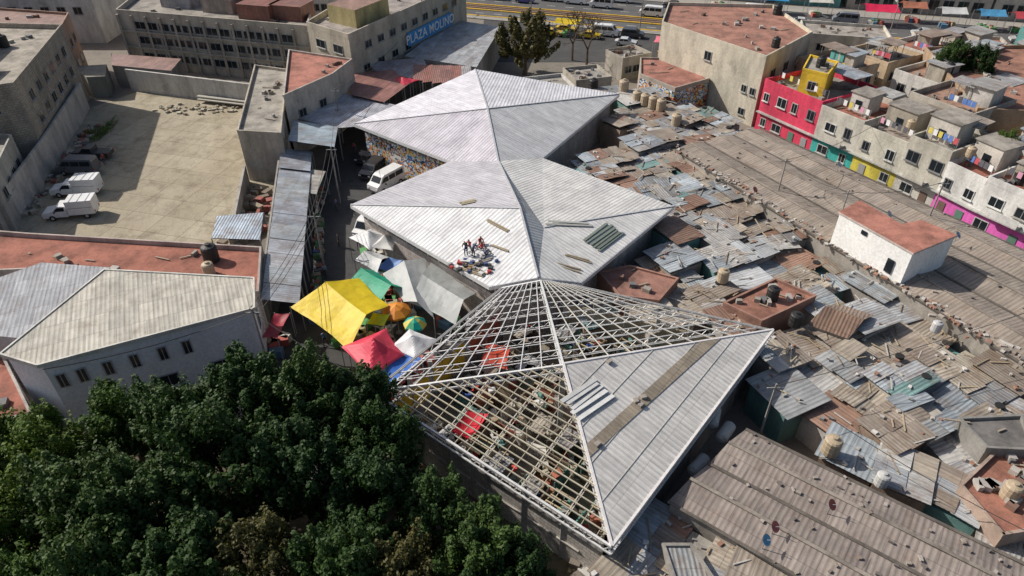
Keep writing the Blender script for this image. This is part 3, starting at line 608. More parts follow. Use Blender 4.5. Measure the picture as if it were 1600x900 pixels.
for i in range(6):
    for j in range(7):
        c=Vector((52,97))+Vector((.87,.5))*(i*10.5)+Vector((.5,-.87))*(j*9.5-6)
        if c.y>near(c.x)-9 or (c-Vector((46,92))).length<8: continue
        if c.x-47<(94-c.y)*.55 : continue
        a=Vector((.87,.5))*R.uniform(4,5);e2=Vector((.5,-.87))*R.uniform(3.6,4.5); h=R.uniform(4,8)
        wc_=R.choice(hp); pts=[tuple(c-a-e2),tuple(c-a+e2),tuple(c+a+e2),tuple(c+a-e2)]
        b=MB(); rcol=R.choice([RR,GC,(.36,.22,.16),(.37,.33,.28)])
        b.prism(pts,0,h,PW,wc_,CN,rcol,None,.7)
        b.windows(pts[0],pts[1],h-2.2,3,1.1,1.2); b.windows(pts[1],pts[2],h-2.2,3,1.1,1.2)
        for s in range(3):
            o=c+a*R.uniform(-.5,.5)+e2*R.uniform(-.5,.5); sx,sy=R.uniform(2,4),R.uniform(2,3); hh=R.uniform(2,2.7)+s*.12; rz=math.radians(30)+R.choice([0,.1,-.1])
            if R.random()<.5: b.box((*o,h+hh/2),(sx,sy,hh),rz,PW,R.choice(roofbox))
            else:
                for u_ in(-1,1):
                    for v_ in(-1,1): q_=Matrix.Rotation(rz,2)@Vector((u_*sx/2,v_*sy/2))+o; b.cyl((*q_,h),(*q_,h+hh),.05,.05,"steel_paint",(.3,.3,.3),6)
            b.box((*o,h+hh+.08),(sx+.7,sy+.6,.08),0,"old_tin_sheet",R.choice([(.45,.52,.56),(.38,.3,.24),(.5,.49,.46),(.5,.5,.5)]),R3=Matrix.Rotation(rz,3,'Z')@Matrix.Rotation(R.uniform(-.06,.06),3,'X'))
        clutter(b,pts,h,18)
        if R.random()<.5: laundry(b,tuple(c-a*.7),tuple(c-a*.7+e2*.8),h)
        b.build("concrete_house")
bld("brown_roof_building",[(63.5,106),(80,107),(66,80.9),(58.5,82)],0,8,(.4,.28,.18),CN,(.34,.17,.12),.5,[((58.5,82),(66,80.9),4,2,1.2,1.2)],cl=30)
for (x,y,w_,d_,h,rc,rot) in [(20,118,6,5,3.5,(.36,.33,.29),.5),(5,104,8,6,3.2,(.36,.34,.3),.3),(12,108,6,6,3.4,(.34,.32,.29),.3),(58,122,14,8,6,(.38,.34,.3),-.25),(76,117,14,8,5.5,(.38,.17,.12),-.25),(94,112,14,8,7,(.36,.34,.3),-.25),(112,105,14,10,6,GC,-.25),(92,92,14,12,7,RR,.5),(100,75,14,12,6,GC,.5)]:
    m=Matrix.Rotation(rot,2); pts=[tuple(Vector((x,y))+m@Vector((sx*w_/2,sy*d_/2))) for sx,sy in((-1,-1),(1,-1),(1,1),(-1,1))]
    bld("concrete_house",pts,0,h,R.choice([q for q in hp if q[0]>.2]),CN,rc,.5,[(pts[0],pts[1],h-2.2,3,1.3,1.1)],cl=16)
for k in range(26):
    x=-150+k*14+R.uniform(-1,1); o=31; y=near(x)+o; h=R.uniform(4,9); x2=x+13; pts=[(x,y),(x2,near(x2)+o),(x2+3,near(x2)+o+14),(x+3,y+14)]
    bld("shop_building",pts,0,h,R.choice(hp),CN,R.choice([RR,GC]),.6,[(pts[0],pts[1],1,4,2,2)])
for i in range(30):
    for j in range(7):
        x=-330+i*24+R.uniform(-4,4); y=near(min(max(x,-200),250))+56+j*24
        if R.random()<.1: continue
        h=R.uniform(4,12); w_=R.uniform(7,10); bld("distant_building",[(x-w_,y-8),(x+w_,y-8),(x+w_,y+8),(x-w_,y+8)],0,h,R.choice(hp),CN,R.choice([RR,GC,TC]),0)
for i in range(8):
    for j in range(5):
        x=-110-i*18; y=30+j*26; h=R.uniform(4,9); bld("distant_building",[(x-8,y-8),(x+8,y-8),(x+8,y+8),(x-8,y+8)],0,h,R.choice(hp),CN,R.choice([RR,GC]),0)
        x=112+i*18; bld("distant_building",[(x-8,y-22),(x+8,y-22),(x+8,y-6),(x-8,y-6)],0,h,R.choice(hp),CN,R.choice([RR,GC]),0)
for (x,y,w_,d_,h) in [(-90,142,22,14,8),(-108,150,14,14,10),(-60,150,26,10,7),(-35,150,14,10,6)]:
    bld("concrete_house",[(x-w_/2,y-d_/2),(x+w_/2,y-d_/2),(x+w_/2,y+d_/2),(x-w_/2,y+d_/2)],0,h,R.choice(hp[4:]),CN,R.choice([RR,GC]),.5,[((x-w_/2,y-d_/2),(x+w_/2,y-d_/2),h-2.5,6,1.5,1.2)],cl=26)
# ---------------------------------------------------------------- long roofs
def gable_band(name,n0,n1,f0,f1,strips,z,ridge,cols,wallc=(.35,.32,.28)):
    b=MB(); n0,n1,f0,f1=[Vector(p) for p in (n0,n1,f0,f1)]
    seg=10
    for s in range(strips):
        for k in range(seg):
            for half in (0,1):
                ta=(s+half*.5)/strips;tb=(s+half*.5+.5)/strips
                za,zb=(z,z+ridge) if half==0 else (z+ridge,z)
                def pt(t,u,zz): 
                    q=n0.lerp(f0,t).lerp(n1.lerp(f1,t),u); return Vector((q.x,q.y,zz+.12*noise.noise(Vector((q.x*.2,q.y*.2,3)))))
                u0=k/seg;u1=(k+1)/seg
                b.face([pt(ta,u0,za),pt(ta,u1,za),pt(tb,u1,zb),pt(tb,u0,zb)],"asbestos_sheet",jit(R.choice(cols),.03),tuple(n1-n0)+(0,))
    for s in range(strips*2+1):
        t=s/(strips*2); zr=z+(ridge if s%2 else 0)+.06; b.beam((*n0.lerp(f0,t),zr),(*n1.lerp(f1,t),zr),.25,.06,"rough_concrete",(.3,.26,.22) if s%2 else (.15,.13,.11))
    pts=shrink([tuple(n0),tuple(n1),tuple(f1),tuple(f0)],.985); b.prism(pts,0,z-.15,PW,wallc,CN,GC)
    for k in range(70):
        t=R.random();u=R.random(); q=n0.lerp(f0,t).lerp(n1.lerp(f1,t),u); f=(t*strips)%1; zz=z+ridge*(1-abs(f-.5)*2)
        b.box((*q,zz+.1),(R.uniform(.1,.4),R.uniform(.1,.25),.12),R.random()*3,"goods",R.choice([(.3,.26,.22),(.15,.13,.12),(.38,.34,.3),(.22,.18,.15)]))
    b.build(name)
gable_band("market_warehouse",(20.4,78.8),(46.5,29),(33,85.3),(64,34),3,4.3,.45,[(.34,.285,.235),(.36,.305,.255),(.33,.28,.23)])
gable_band("market_warehouse",(10.1,27),(27.3,13.6),(16.8,33.1),(34,20),2,4.3,.4,[(.31,.262,.23),(.33,.28,.245)])
wb=[(31.9,57.4),(35.7,50.4),(41.0,53.3),(39.0,55.9),(36.8,55.2),(34.8,59.6)]
b=MB(); b.prism(wb,3.8,7.8,"clean_white_wall",(.82,.82,.8),CN,(.4,.2,.15)); b.prism(shrink(wb,1.03),7.8,8.0,"painted_wall",(.6,.5,.45),CN,(.44,.19,.14)); b.box((34.9,51.7,5.6),(.7,.1,1.4),math.atan2(-7,3.8),"window_glass"); b.box((33.3,54.7,7.3),(.6,.1,.4),math.atan2(-7,3.8),"window_glass"); b.build("white_house")
# ---------------------------------------------------------------- shanty
tins=[(.42,.47,.5)]*4+[(.48,.5,.51)]*3+[(.55,.54,.51)]*3+[(.46,.4,.32)]*4+[(.38,.32,.26)]*4+[(.36,.22,.16)]*2+[(.22,.36,.34)]*1+[(.33,.34,.34)]*2+[(.56,.51,.42)]
def shack(c,ax,ay,w,d,h,cols=None,name="tin_shack"):
    b=MB(); c=Vector((*c,0)); ax=Vector((*ax,0));ay=Vector((*ay,0)); rz=math.atan2(ax.y,ax.x)
    b.box(c+Vector((0,0,h/2-.2)),(w*.93,d*.93,h-.4),rz,PW,jit(R.choice([(.4,.37,.33),(.33,.24,.18),(.15,.3,.28),(.45,.42,.38)]),.2))
    sl=R.uniform(-.08,.08); fam=R.choice(tins)
    big=R.random()<.3
    nsh=1 if big else max(2,int(w/R.uniform(.9,1.7))); sw=w/nsh
    for i in range(nsh):
        for part in range(2 if (not big and R.random()<.75) else 1):
            parts=2 if part or not big else 1
            cy=(-d/4 if part==0 else d/4) if parts==2 else 0; ln=d/parts*R.uniform(1.02,1.3)
            if parts==2 and part==0 and R.random()<.3: cy=0; ln=d*1.05
            col=jit(fam if R.random()<.55 else R.choice(tins),.14)
            o=c+ax*(-w/2+sw*(i+.5))+ay*cy+Vector((0,0,h+R.uniform(0,.14)+part*.05+cy*sl))
            rot=Matrix.Rotation(rz+R.uniform(-.06,.06),3,'Z')@Matrix.Rotation(math.atan(sl)+R.uniform(-.03,.03),3,'X')@Matrix.Rotation(R.uniform(-.05,.05),3,'Y')
            b.box(o,(sw*1.12,ln,.04),0,R.choice(["old_tin_sheet","old_tin_sheet","asbestos_sheet"]),col,R3=rot)
    for k in range(R.randint(4,10)):
        o=c+ax*R.uniform(-w/2,w/2)+ay*R.uniform(-d/2,d/2)+Vector((0,0,h+.2)); r=R.random()
        if r<.5: b.beam(o,o+ax*R.uniform(-1.8,1.8)+ay*R.uniform(-1.5,1.5)+Vector((0,0,.03)),.09,.05,"goods",R.choice([(.4,.33,.22),(.3,.24,.16),(.45,.42,.38)]))
        elif r<.96: b.box(o,(R.uniform(.12,.4),R.uniform(.12,.35),.16),R.random()*3,"goods",R.choice([(.42,.39,.35),(.3,.17,.12),(.6,.58,.55),(.22,.21,.2)]))
        else: b.cyl(o-Vector((0,0,.1)),o+Vector((0,0,.1)),.35,.35,"tyre_rubber",(1,1,1),12)
    b.build(name)
regs=[([(7,79.4),(20.2,81.5),(45,31),(38,26),(34,30),(18.4,35.8),(22.8,44.7),(18.3,62.6),(6,75)],0),
      ([(9,101),(19,101),(24,97),(33,86),(20,80),(13,84),(17,95)],0),
      ([(18,34.6),(38,30),(40,20),(35,20.5),(31,23.5)],1),
      ([(6.5,22),(9,26),(27,13),(24,8),(8,14)],1),
      ([(6.5,47.5),(17,62),(22,46),(20.5,44.2)],0)]
red_keep=[(11.5,51.3,4.3),(23.3,48.4,4.3),(34,28.4,4.6)]
for reg,kind in regs:
    if kind==0: a=Vector((.46,-.888)); bb2=Vector((.888,.46))
    else: a=Vector((.79,-.613)); bb2=Vector((.613,.79))
    c0v=Vector(reg[0])
    for i in range(-28,29):
        off=R.uniform(0,3)
        for j in range(-28,29):
            w=R.uniform(3.3,4.4);d=R.uniform(3.3,4.4)
            c=c0v+a*(i*3.35)+bb2*(j*3.4+off)
            if not inside((c.x,c.y),reg): continue
            if any(math.hypot(c.x-x,c.y-y)<r*.75 for x,y,r in red_keep): continue
            if kind==0 and R.random()<.04: continue
            an=R.gauss(0,.08); m=Matrix.Rotation(an,2)
            A1,B1=(a,bb2) if R.random()<.6 else (bb2,-a)
            shack(c,m@A1,m@B1,w,d,R.uniform(2.7,3.9))
bld("red_roof_house",[(8.2,53),(11.4,54),(15.7,51.9),(13.3,48.5),(9.8,49.2)],0,3.9,(.36,.2,.15),CN,(.33,.17,.13),.2)
bld("red_roof_house",[(18.9,48),(24.7,51.7),(27.6,49),(21.6,45.4)],0,4,(.36,.2,.15),CN,(.36,.17,.12),.25,cl=14)
bld("red_roof_house",[(29.8,28.4),(35.1,32.2),(38,31.5),(35,25.4),(30.5,24.6)],0,4,(.4,.3,.24),CN,(.36,.16,.11),.3,cl=24)
bld("concrete_house",[(32.3,33.8),(37.1,34.1),(36,30.8),(32.8,31.0)],0,4.6,(.25,.24,.22),CN,(.17,.16,.15),.25,cl=2)
b=MB()
b.face([(25.5,45.2,4),(28.3,43.3,4),(30.1,45,4.7),(27.5,46.9,4.7)],"old_tin_sheet",(.28,.18,.13),(1,-.7,0)); b.face([(27.5,46.9,4.7),(30.1,45,4.7),(31.6,46.2,4.2),(29.6,47.6,4.2)],"old_tin_sheet",(.35,.26,.2),(1,-.7,0)); b.prism([(25.7,45.2),(28.3,43.5),(31.4,46.1),(29.4,47.4)],0,4,PW,(.35,.3,.25),CN,GC); b.build("gabled_shed")
b=MB()
for k in range(260):
    t=R.random(); p=lerp((20.8,79,0),(46,30.5,0),t)+Vector((R.gauss(0,.5),R.gauss(0,.5),4.45))
    b.box(p,(R.uniform(.15,.6),R.uniform(.12,.4),R.uniform(.1,.25)),R.random()*3,"goods",R.choice([(.4,.35,.3),(.3,.25,.2),(.5,.47,.43),(.3,.17,.12),(.2,.18,.16)]))
b.build("roof_debris")
b=MB()
for k in range(160):
    x=R.uniform(4,10);y=R.uniform(19,25.5)
    if inside((x,y),poly): continue
    b.box((x,y,.3+R.random()*.5),(R.uniform(.3,1),R.uniform(.3,.8),R.uniform(.2,.6)),R.random()*3,"goods",R.choice([(.4,.36,.3),(.5,.48,.45),(.3,.15,.1),(.2,.17,.14)]))
b.build("rubble_pile")
# ---------------------------------------------------------------- tanks
def tank(x,y,z,r=.6,h=1.4,col=(.45,.38,.28)):
    b=MB(); prof=[(r*.96,0),(r,.06),(r,.3*h),(r*.96,.33*h),(r,.36*h),(r,.62*h),(r*.96,.65*h),(r,.68*h),(r,.82*h),(r*.85,.9*h),(r*.35,.96*h),(r*.33,h*1.04),(0.01,h*1.05)]
    n=14
    for (r0,z0),(r1,z1) in zip(prof,prof[1:]):
        for i in range(n):
            a0=2*math.pi*i/n;a1=2*math.pi*(i+1)/n
            b.face([(x+r0*math.cos(a0),y+r0*math.sin(a0),z+z0),(x+r0*math.cos(a1),y+r0*math.sin(a1),z+z0),(x+r1*math.cos(a1),y+r1*math.sin(a1),z+z1),(x+r1*math.cos(a0),y+r1*math.sin(a0),z+z1)],"tank_plastic",col)
    b.build("water_tank")
BK=(.02,.02,.02);TN=(.4,.32,.22)
for x,y,z,r,c in [(-29.3,54.9,4,.75,BK),(-28.7,52.6,4,.55,TN),(12.4,101.4,3.5,.7,BK),(16.9,100.6,3.5,.75,TN),(19.8,51.8,3.8,.55,TN),(23.5,48.8,4,.55,BK),(24.6,45.6,3.6,.55,BK),(22.6,31.8,3.4,.62,TN),(24.9,28.9,3.6,.45,(.45,.45,.43)),(32.6,27.6,4,.55,TN),(22.6,88.8,3.2,.7,TN),(36.3,44.6,3.8,.42,(.45,.45,.45)),(18.4,97,3.3,.7,TN),(19.4,95.9,3.3,.7,TN),(20.4,94.9,3.3,.7,TN),(21.4,93.9,3.3,.7,TN),(44,118,10,.7,BK),(38.5,101,10,.6,BK),(52,71,7.2,.5,TN),(55,66,6.5,.55,BK),(49,79,7,.5,TN),(42,92.5,10,.6,BK),(58,62,6,.55,BK),(62,96,8,.6,BK),(70,101,8,.6,TN),(-72,98,11,.7,BK),(-40,122,9,.7,BK),(-52,126,9,.7,BK),(-15,124,10.5,.7,BK)]:
    tank(x,y,z,r,r*2.5,c)
def lying_tank(x,y,z,ang,col):
    b=MB(); d=Vector((math.cos(ang),math.sin(ang),0))*.8; p=Vector((x,y,z+.5))
    b.cyl(p-d,p+d,.45,.45,"tank_plastic",col,14,False); b.cyl(p-d*1.25,p-d,.2,.45,"tank_plastic",col,14); b.cyl(p+d,p+d*1.25,.45,.2,"tank_plastic",col,14)
    for s in(-.5,.5): b.box(p+d*s-Vector((0,0,.45)),(.2,.8,.3),ang,"steel_paint",(.2,.2,.2))
    b.build("gas_tank")
for x,y,z,a in [(15.8,33.9,2.6,.9),(15.2,35.2,2.8,1.2),(13.2,31.0,2.5,.8),(3,21.2,1,.6),(5.5,20.5,1,.5),(6.8,21.4,1,1.2)]: lying_tank(x,y,z,a,(.5,.5,.47))
for x,y,z,c in [(26.5,66,5.1,(.4,.1,.08)),(44,57,5.0,(.2,.35,.5)),(39,61,5.0,(.5,.5,.5)),(16,24.5,4.7,(.45,.12,.1)),(15.2,23.6,4.7,(.12,.35,.5)),(20,26,4.8,(.4,.1,.08)),(38,72,5.1,(.5,.5,.5))]:
    b=MB(); nq=14; d=Vector((.5,-.5,.7)).normalized(); a=d.orthogonal().normalized(); e3=d.cross(a); o=Vector((x,y,z+.6))
    for ring in((0.01,0,.2,.03),(.2,.03,.36,.1)):
        for i in range(nq):
            P=[]
            for (rr,hh,k) in((ring[0],ring[1],i),(ring[0],ring[1],i+1),(ring[2],ring[3],i+1),(ring[2],ring[3],i)):
                t=2*math.pi*k/nq; P.append(o+(a*math.cos(t)+e3*math.sin(t))*rr+d*hh)
            b.face(P,"plain",c)
    b.cyl((x,y,z-.4),(x,y,z+.58),.03,.03,"steel_paint",(.3,.3,.3),6); b.beam(o,o+d*.4,.03,.03,"steel_paint",(.3,.3,.3)); b.build("satellite_dish")
bld("skylight_house",[(9.2,24.0),(11,24.0),(12,21.4),(9.6,20.6)],0,4.2,(.3,.28,.25),"old_tin_sheet",(.4,.42,.42),.15,cl=0)
# ---------------------------------------------------------------- vehicles
def vehicle(name,x,y,ang,kind,col,z=0):
    b=MB(); m=Matrix.Rotation(ang,3,'Z'); o=Vector((x,y,z))
    T={'van':([(-2.5,.4),(-2.5,1.9),(-2.35,2.2),(1.0,2.25),(1.35,2.1),(2.0,1.35),(2.5,1.15),(2.55,.4)],1.85),
     'suv':([(-2.2,.4),(-2.2,1.1),(-2.0,1.7),(.5,1.75),(.8,1.65),(1.3,1.15),(2.15,1.0),(2.2,.4)],1.8),
     'car':([(-2.1,.35),(-2.15,.85),(-1.5,.98),(-1.0,1.4),(.3,1.42),(.95,.98),(2.0,.82),(2.1,.35)],1.7),
     'pickup':([(-2.6,.45),(-2.6,1.05),(-.55,1.05),(-.5,1.65),(.6,1.7),(1.15,1.15),(2.3,1.05),(2.4,.45)],1.8),
     'boxtruck':([(-.2,.45),(-.2,1.1),(-.15,1.75),(.8,1.8),(1.4,1.2),(2.5,1.05),(2.6,.45)],1.85)}
    pr,w=T[kind]; n=len(pr); hw=w/2
    def P(px,s,pz):
        tum=max(0,(pz-1.0))*.12; return o+m@Vector((px,s*(hw-tum),pz))
    for s in(-1,1):
        pts=[P(a,s,c) for a,c in pr]; b.face(pts if s<0 else pts[::-1],"car_paint",col)
    for i in range(n):
        j=(i+1)%n; b.face([P(pr[i][0],1,pr[i][1]),P(pr[j][0],1,pr[j][1]),P(pr[j][0],-1,pr[j][1]),P(pr[i][0],-1,pr[i][1])],"car_paint",col)
    def glass_q(a,c,inset=.12,up=.012):
        A_=Vector((a[0],0,a[1]));B_=Vector((c[0],0,c[1])); d=(B_-A_); nn=Vector((-d.z,0,d.x)).normalized()
        if nn.z<0: nn=-nn
        a2=A_+d*.1+nn*up;b2=A_+d*.9+nn*up
        q=lambda v,s: o+m@Vector((v.x,s*(hw-max(0,v.z-1)*.12-inset),v.z)); b.face([q(a2,1),q(b2,1),q(b2,-1),q(a2,-1)],"window_glass")
    def side(x0,x1,z0,z1,x0t=None,x1t=None):
        for s in(-1,1):
            def q(px,pz): return o+m@Vector((px,s*(hw-max(0,pz-1)*.12+.012),pz))
            b.face([q(x0,z0),q(x1,z0),q(x1t if x1t is not None else x1,z1),q(x0t if x0t is not None else x0,z1)],"window_glass")
    if kind=='van': glass_q((1.35,2.1),(2.0,1.35)); side(-2.2,-.9,1.35,1.95);side(-.8,.3,1.35,1.95);side(.4,1.75,1.35,1.95,.4,1.2)
    if kind=='suv': glass_q((.8,1.65),(1.3,1.15));glass_q((-2.2,1.1),(-2.0,1.7)); side(-1.9,-.7,1.12,1.58);side(-.6,.95,1.12,1.58,-.6,.6)
    if kind=='car': glass_q((.3,1.42),(.95,.98));glass_q((-1.5,.98),(-1.0,1.4)); side(-1.3,-.4,1.0,1.33,-.95,-.4);side(-.32,.75,1.0,1.33,-.32,.3)
    if kind=='pickup':
        glass_q((.6,1.7),(1.15,1.15)); side(-.35,.95,1.15,1.58,-.35,.55); b.box(o+m@Vector((-1.58,0,1.06)),(1.8,w-.3,.02),ang,"plain",(.05,.05,.05))
    if kind=='boxtruck':
        glass_q((.8,1.8),(1.4,1.2)); side(.0,1.2,1.2,1.65,.0,.75)
        b.box(o+m@Vector((-1.75,0,1.5)),(2.9,2.0,1.75),ang,"car_paint",jit(col,.03)); b.box(o+m@Vector((-1.5,0,.55)),(3.2,1.2,.2),ang,"plain",(.05,.05,.05))
        for k in range(-1,2): b.box(o+m@Vector((-1.75+k*.9,0,2.39)),(.06,2.02,.05),ang,"car_paint",(.5,.5,.5))
        for s in(-1,1): b.box(o+m@Vector((-1.75,s*1.005,1.5)),(2.6,.02,.06),ang,"plain",(.3,.3,.3))
    for fx in (pr[0][0]*.62 if kind!='boxtruck' else -2.2,1.55):
        for s in(-1,1):
            c=o+m@Vector((fx,s*(hw-.1),.36)); ax_=m@Vector((0,s*.13,0)); b.cyl(c-ax_,c+ax_,.36,.36,"tyre_rubber",(1,1,1),14); b.cyl(c+ax_,c+ax_*1.1,.19,.17,"steel_paint",(.5,.5,.5),10)
    front=max(p[0] for p in pr)
    for s in(-1,1):
        b.box(o+m@Vector((front-.04,s*hw*.75,.8)),(.14,.3,.16),ang,"plain",(.7,.7,.65)); b.box(o+m@Vector((pr[0][0] if kind!='boxtruck' else -3.2,s*hw*.8,.9)),(.08,.15,.25),ang,"plain",(.4,.02,.02))
        b.box(o+m@Vector((1.1,s*(hw+.1),1.15)),(.1,.2,.16),ang,"plain",(.03,.03,.03))
    b.box(o+m@Vector((front+.02,0,.5)),(.12,w*.95,.2),ang,"plain",(.06,.06,.06))
    b.build(name)
WHT=(.8,.8,.79)
vehicle("white_box_truck",-54.5,75.3,math.radians(185),'boxtruck',WHT)
vehicle("white_box_truck",-52.4,69.9,math.radians(190),'boxtruck',WHT)
vehicle("dark_pickup_truck",-57.3,85.4,math.radians(180),'pickup',(.04,.045,.05))
vehicle("grey_van",-56.9,81,math.radians(180),'van',(.14,.14,.15))
vehicle("dark_suv",-18.2,80.6,math.radians(250),'suv',(.02,.02,.022)); vehicle("dark_car",-19.6,84.8,math.radians(250),'car',(.03,.03,.03))
vehicle("white_van",-15.9,77.2,math.radians(235),'van',WHT); vehicle("silver_car",-13.4,73.6,math.radians(235),'car',(.5,.5,.5))
vehicle("white_van",-16.2,66.6,math.radians(250),'van',WHT)
dr=math.atan2(-.3,1)
for x,o,k,c,nm,fl in [(18.8,-6,'van',WHT,"white_van",0),(22,-11,'car',(.6,.6,.6),"silver_car",0),(15.5,-8.5,'car',(.65,.45,.02),"yellow_taxi",0),(11,-5.5,'car',(.65,.45,.02),"yellow_taxi",0),(8,-9,'car',(.65,.45,.02),"yellow_taxi",0),(24,-5.5,'suv',(.05,.05,.06),"dark_suv",0),
    (30,11,'van',WHT,"white_van",1),(20,15,'van',WHT,"white_van",1),(14.5,16.5,'van',WHT,"white_van",1),(9,17.5,'van',WHT,"white_van",1),(3,14,'car',(.1,.1,.3),"blue_car",1),(40,12,'car',(.3,.3,.3),"grey_car",1),(25,21,'van',WHT,"white_van",1),(-12,17,'van',WHT,"white_van",1),(-2,20,'car',(.5,.5,.5),"silver_car",1),(36,20,'car',(.05,.05,.06),"dark_car",1),(47,11,'van',(.7,.7,.68),"white_van",1),
    (82,12,'pickup',(.45,.5,.5),"pickup_truck",1),(88,13,'suv',(.3,.02,.03),"red_suv",1),(93,10,'car',(.04,.04,.05),"dark_car",1),(99,13,'suv',(.4,.4,.4),"silver_suv",1),(70,18,'van',(.2,.22,.25),"grey_van",1),(60,14,'car',(.6,.6,.6),"white_car",1),(104,6,'car',(.05,.08,.2),"blue_car",1),(-5,15,'van',WHT,"white_van",1),(76,2.5,'car',(.04,.04,.04),"dark_car",0),(52,19,'van',WHT,"white_van",1),(110,18,'van',(.5,.5,.5),"silver_van",1),(63,2.6,'suv',(.3,.3,.32),"grey_suv",0),(87,2.4,'pickup',(.55,.55,.55),"pickup_truck",0),(44,2.4,'car',(.35,.03,.03),"red_car",0)]:
    vehicle(nm,x,near(x)+o,dr+(math.pi if fl else 0),k,c)
for x,o,c,nm in [(76,19.5,(.8,.03,.1),"red_street_stall"),(57,22,(.05,.35,.7),"blue_street_stall"),(90,21.5,(.7,.7,.68),"white_street_stall"),(97,22,(.1,.35,.6),"blue_street_stall"),(66,23,(.7,.68,.6),"white_street_stall"),(103,22,(.6,.08,.1),"red_street_stall"),(108,23,(.1,.45,.35),"green_street_stall"),(84,24,(.5,.2,.12),"brown_street_stall"),(46,24,(.6,.6,.55),"white_street_stall")]:
    y=near(x)+o; s=1.35 if x==76 else 1; tarp(nm,[(x-2.5*s,y-1.5*s,3),(x+2.5*s,y-2.3*s,3),(x+3*s,y+1*s,3.2),(x-2*s,y+2*s,3.2)],c,.9,'ridge',n=8)
tarp("yellow_tarp_stall",[(8,139.5,2.6),(13,138,2.6),(14,141,2.8),(9,142.5,2.8)],(.75,.55,.02),.3,'sag',n=8)
tarp("pink_tarp_stall",[(26,127.5,2.6),(30,126,2.6),(31,128.8,2.8),(27,130.5,2.8)],(.75,.2,.25),.4,'peak',n=8)
for x in range(-40,130,22):
    y=near(x)-.9; b=MB(); b.cyl((x,y,0),(x,y,8.5),.12,.07,"steel_paint",(.25,.25,.25),8); b.beam((x,y,8.4),(x+.5,y+1.8,8.7),.07,.07,"steel_paint",(.25,.25,.25)); b.box((x+.6,y+2.1,8.7),(.3,.7,.12),0,"plain",(.5,.5,.48)); b.build("street_lamp")
def cable(mb,p,q,sag,r=.018):
    pv=None
    for i in range(11):
        t=i/10; c=lerp(p,q,t)-Vector((0,0,sag*4*t*(1-t)))
        if pv is not None: mb.beam(pv,c,r*2,r*2,"plain",(.05,.05,.05))
        pv=c
b=MB()
pts=[(-21,43,7.5),(-19.5,58,7.5),(-21,73,7.5)]
for x,y,z in pts+[(33.5,60,9),(44,62,9),(47,44,9),(19,35,7),(30,68,8.5),(-24,90,8)]:
    u=MB(); u.cyl((x,y,0),(x,y,z),.11,.07,"rough_concrete",(.35,.33,.3),8); u.beam((x-.6,y,z-.4),(x+.6,y,z-.4),.08,.08,"steel_paint",(.3,.3,.3)); u.build("utility_pole")
for p,q in zip(pts,pts[1:]):
    for o in(-.5,0,.5): cable(b,(p[0]+o,p[1],p[2]-.35),(q[0]+o,q[1],q[2]-.35),.5)
for p,q in [((47,44,8.8),(19,35,6.8)),((44,62,8.8),(33.5,60,8.8)),((30,68,8.3),(33.5,60,8.8)),((-21,43,7.2),(-10,36,6)),((-21,43,7.2),(-35,37,6.5)),((-24,90,7.8),(-21,73,7.3)),((-24,90,7.8),(-18,110,8)),((30,68,8.3),(45,80,7)),((22,33,6),(34,21,6))]: cable(b,p,q,.6)
b.build("overhead_cables")
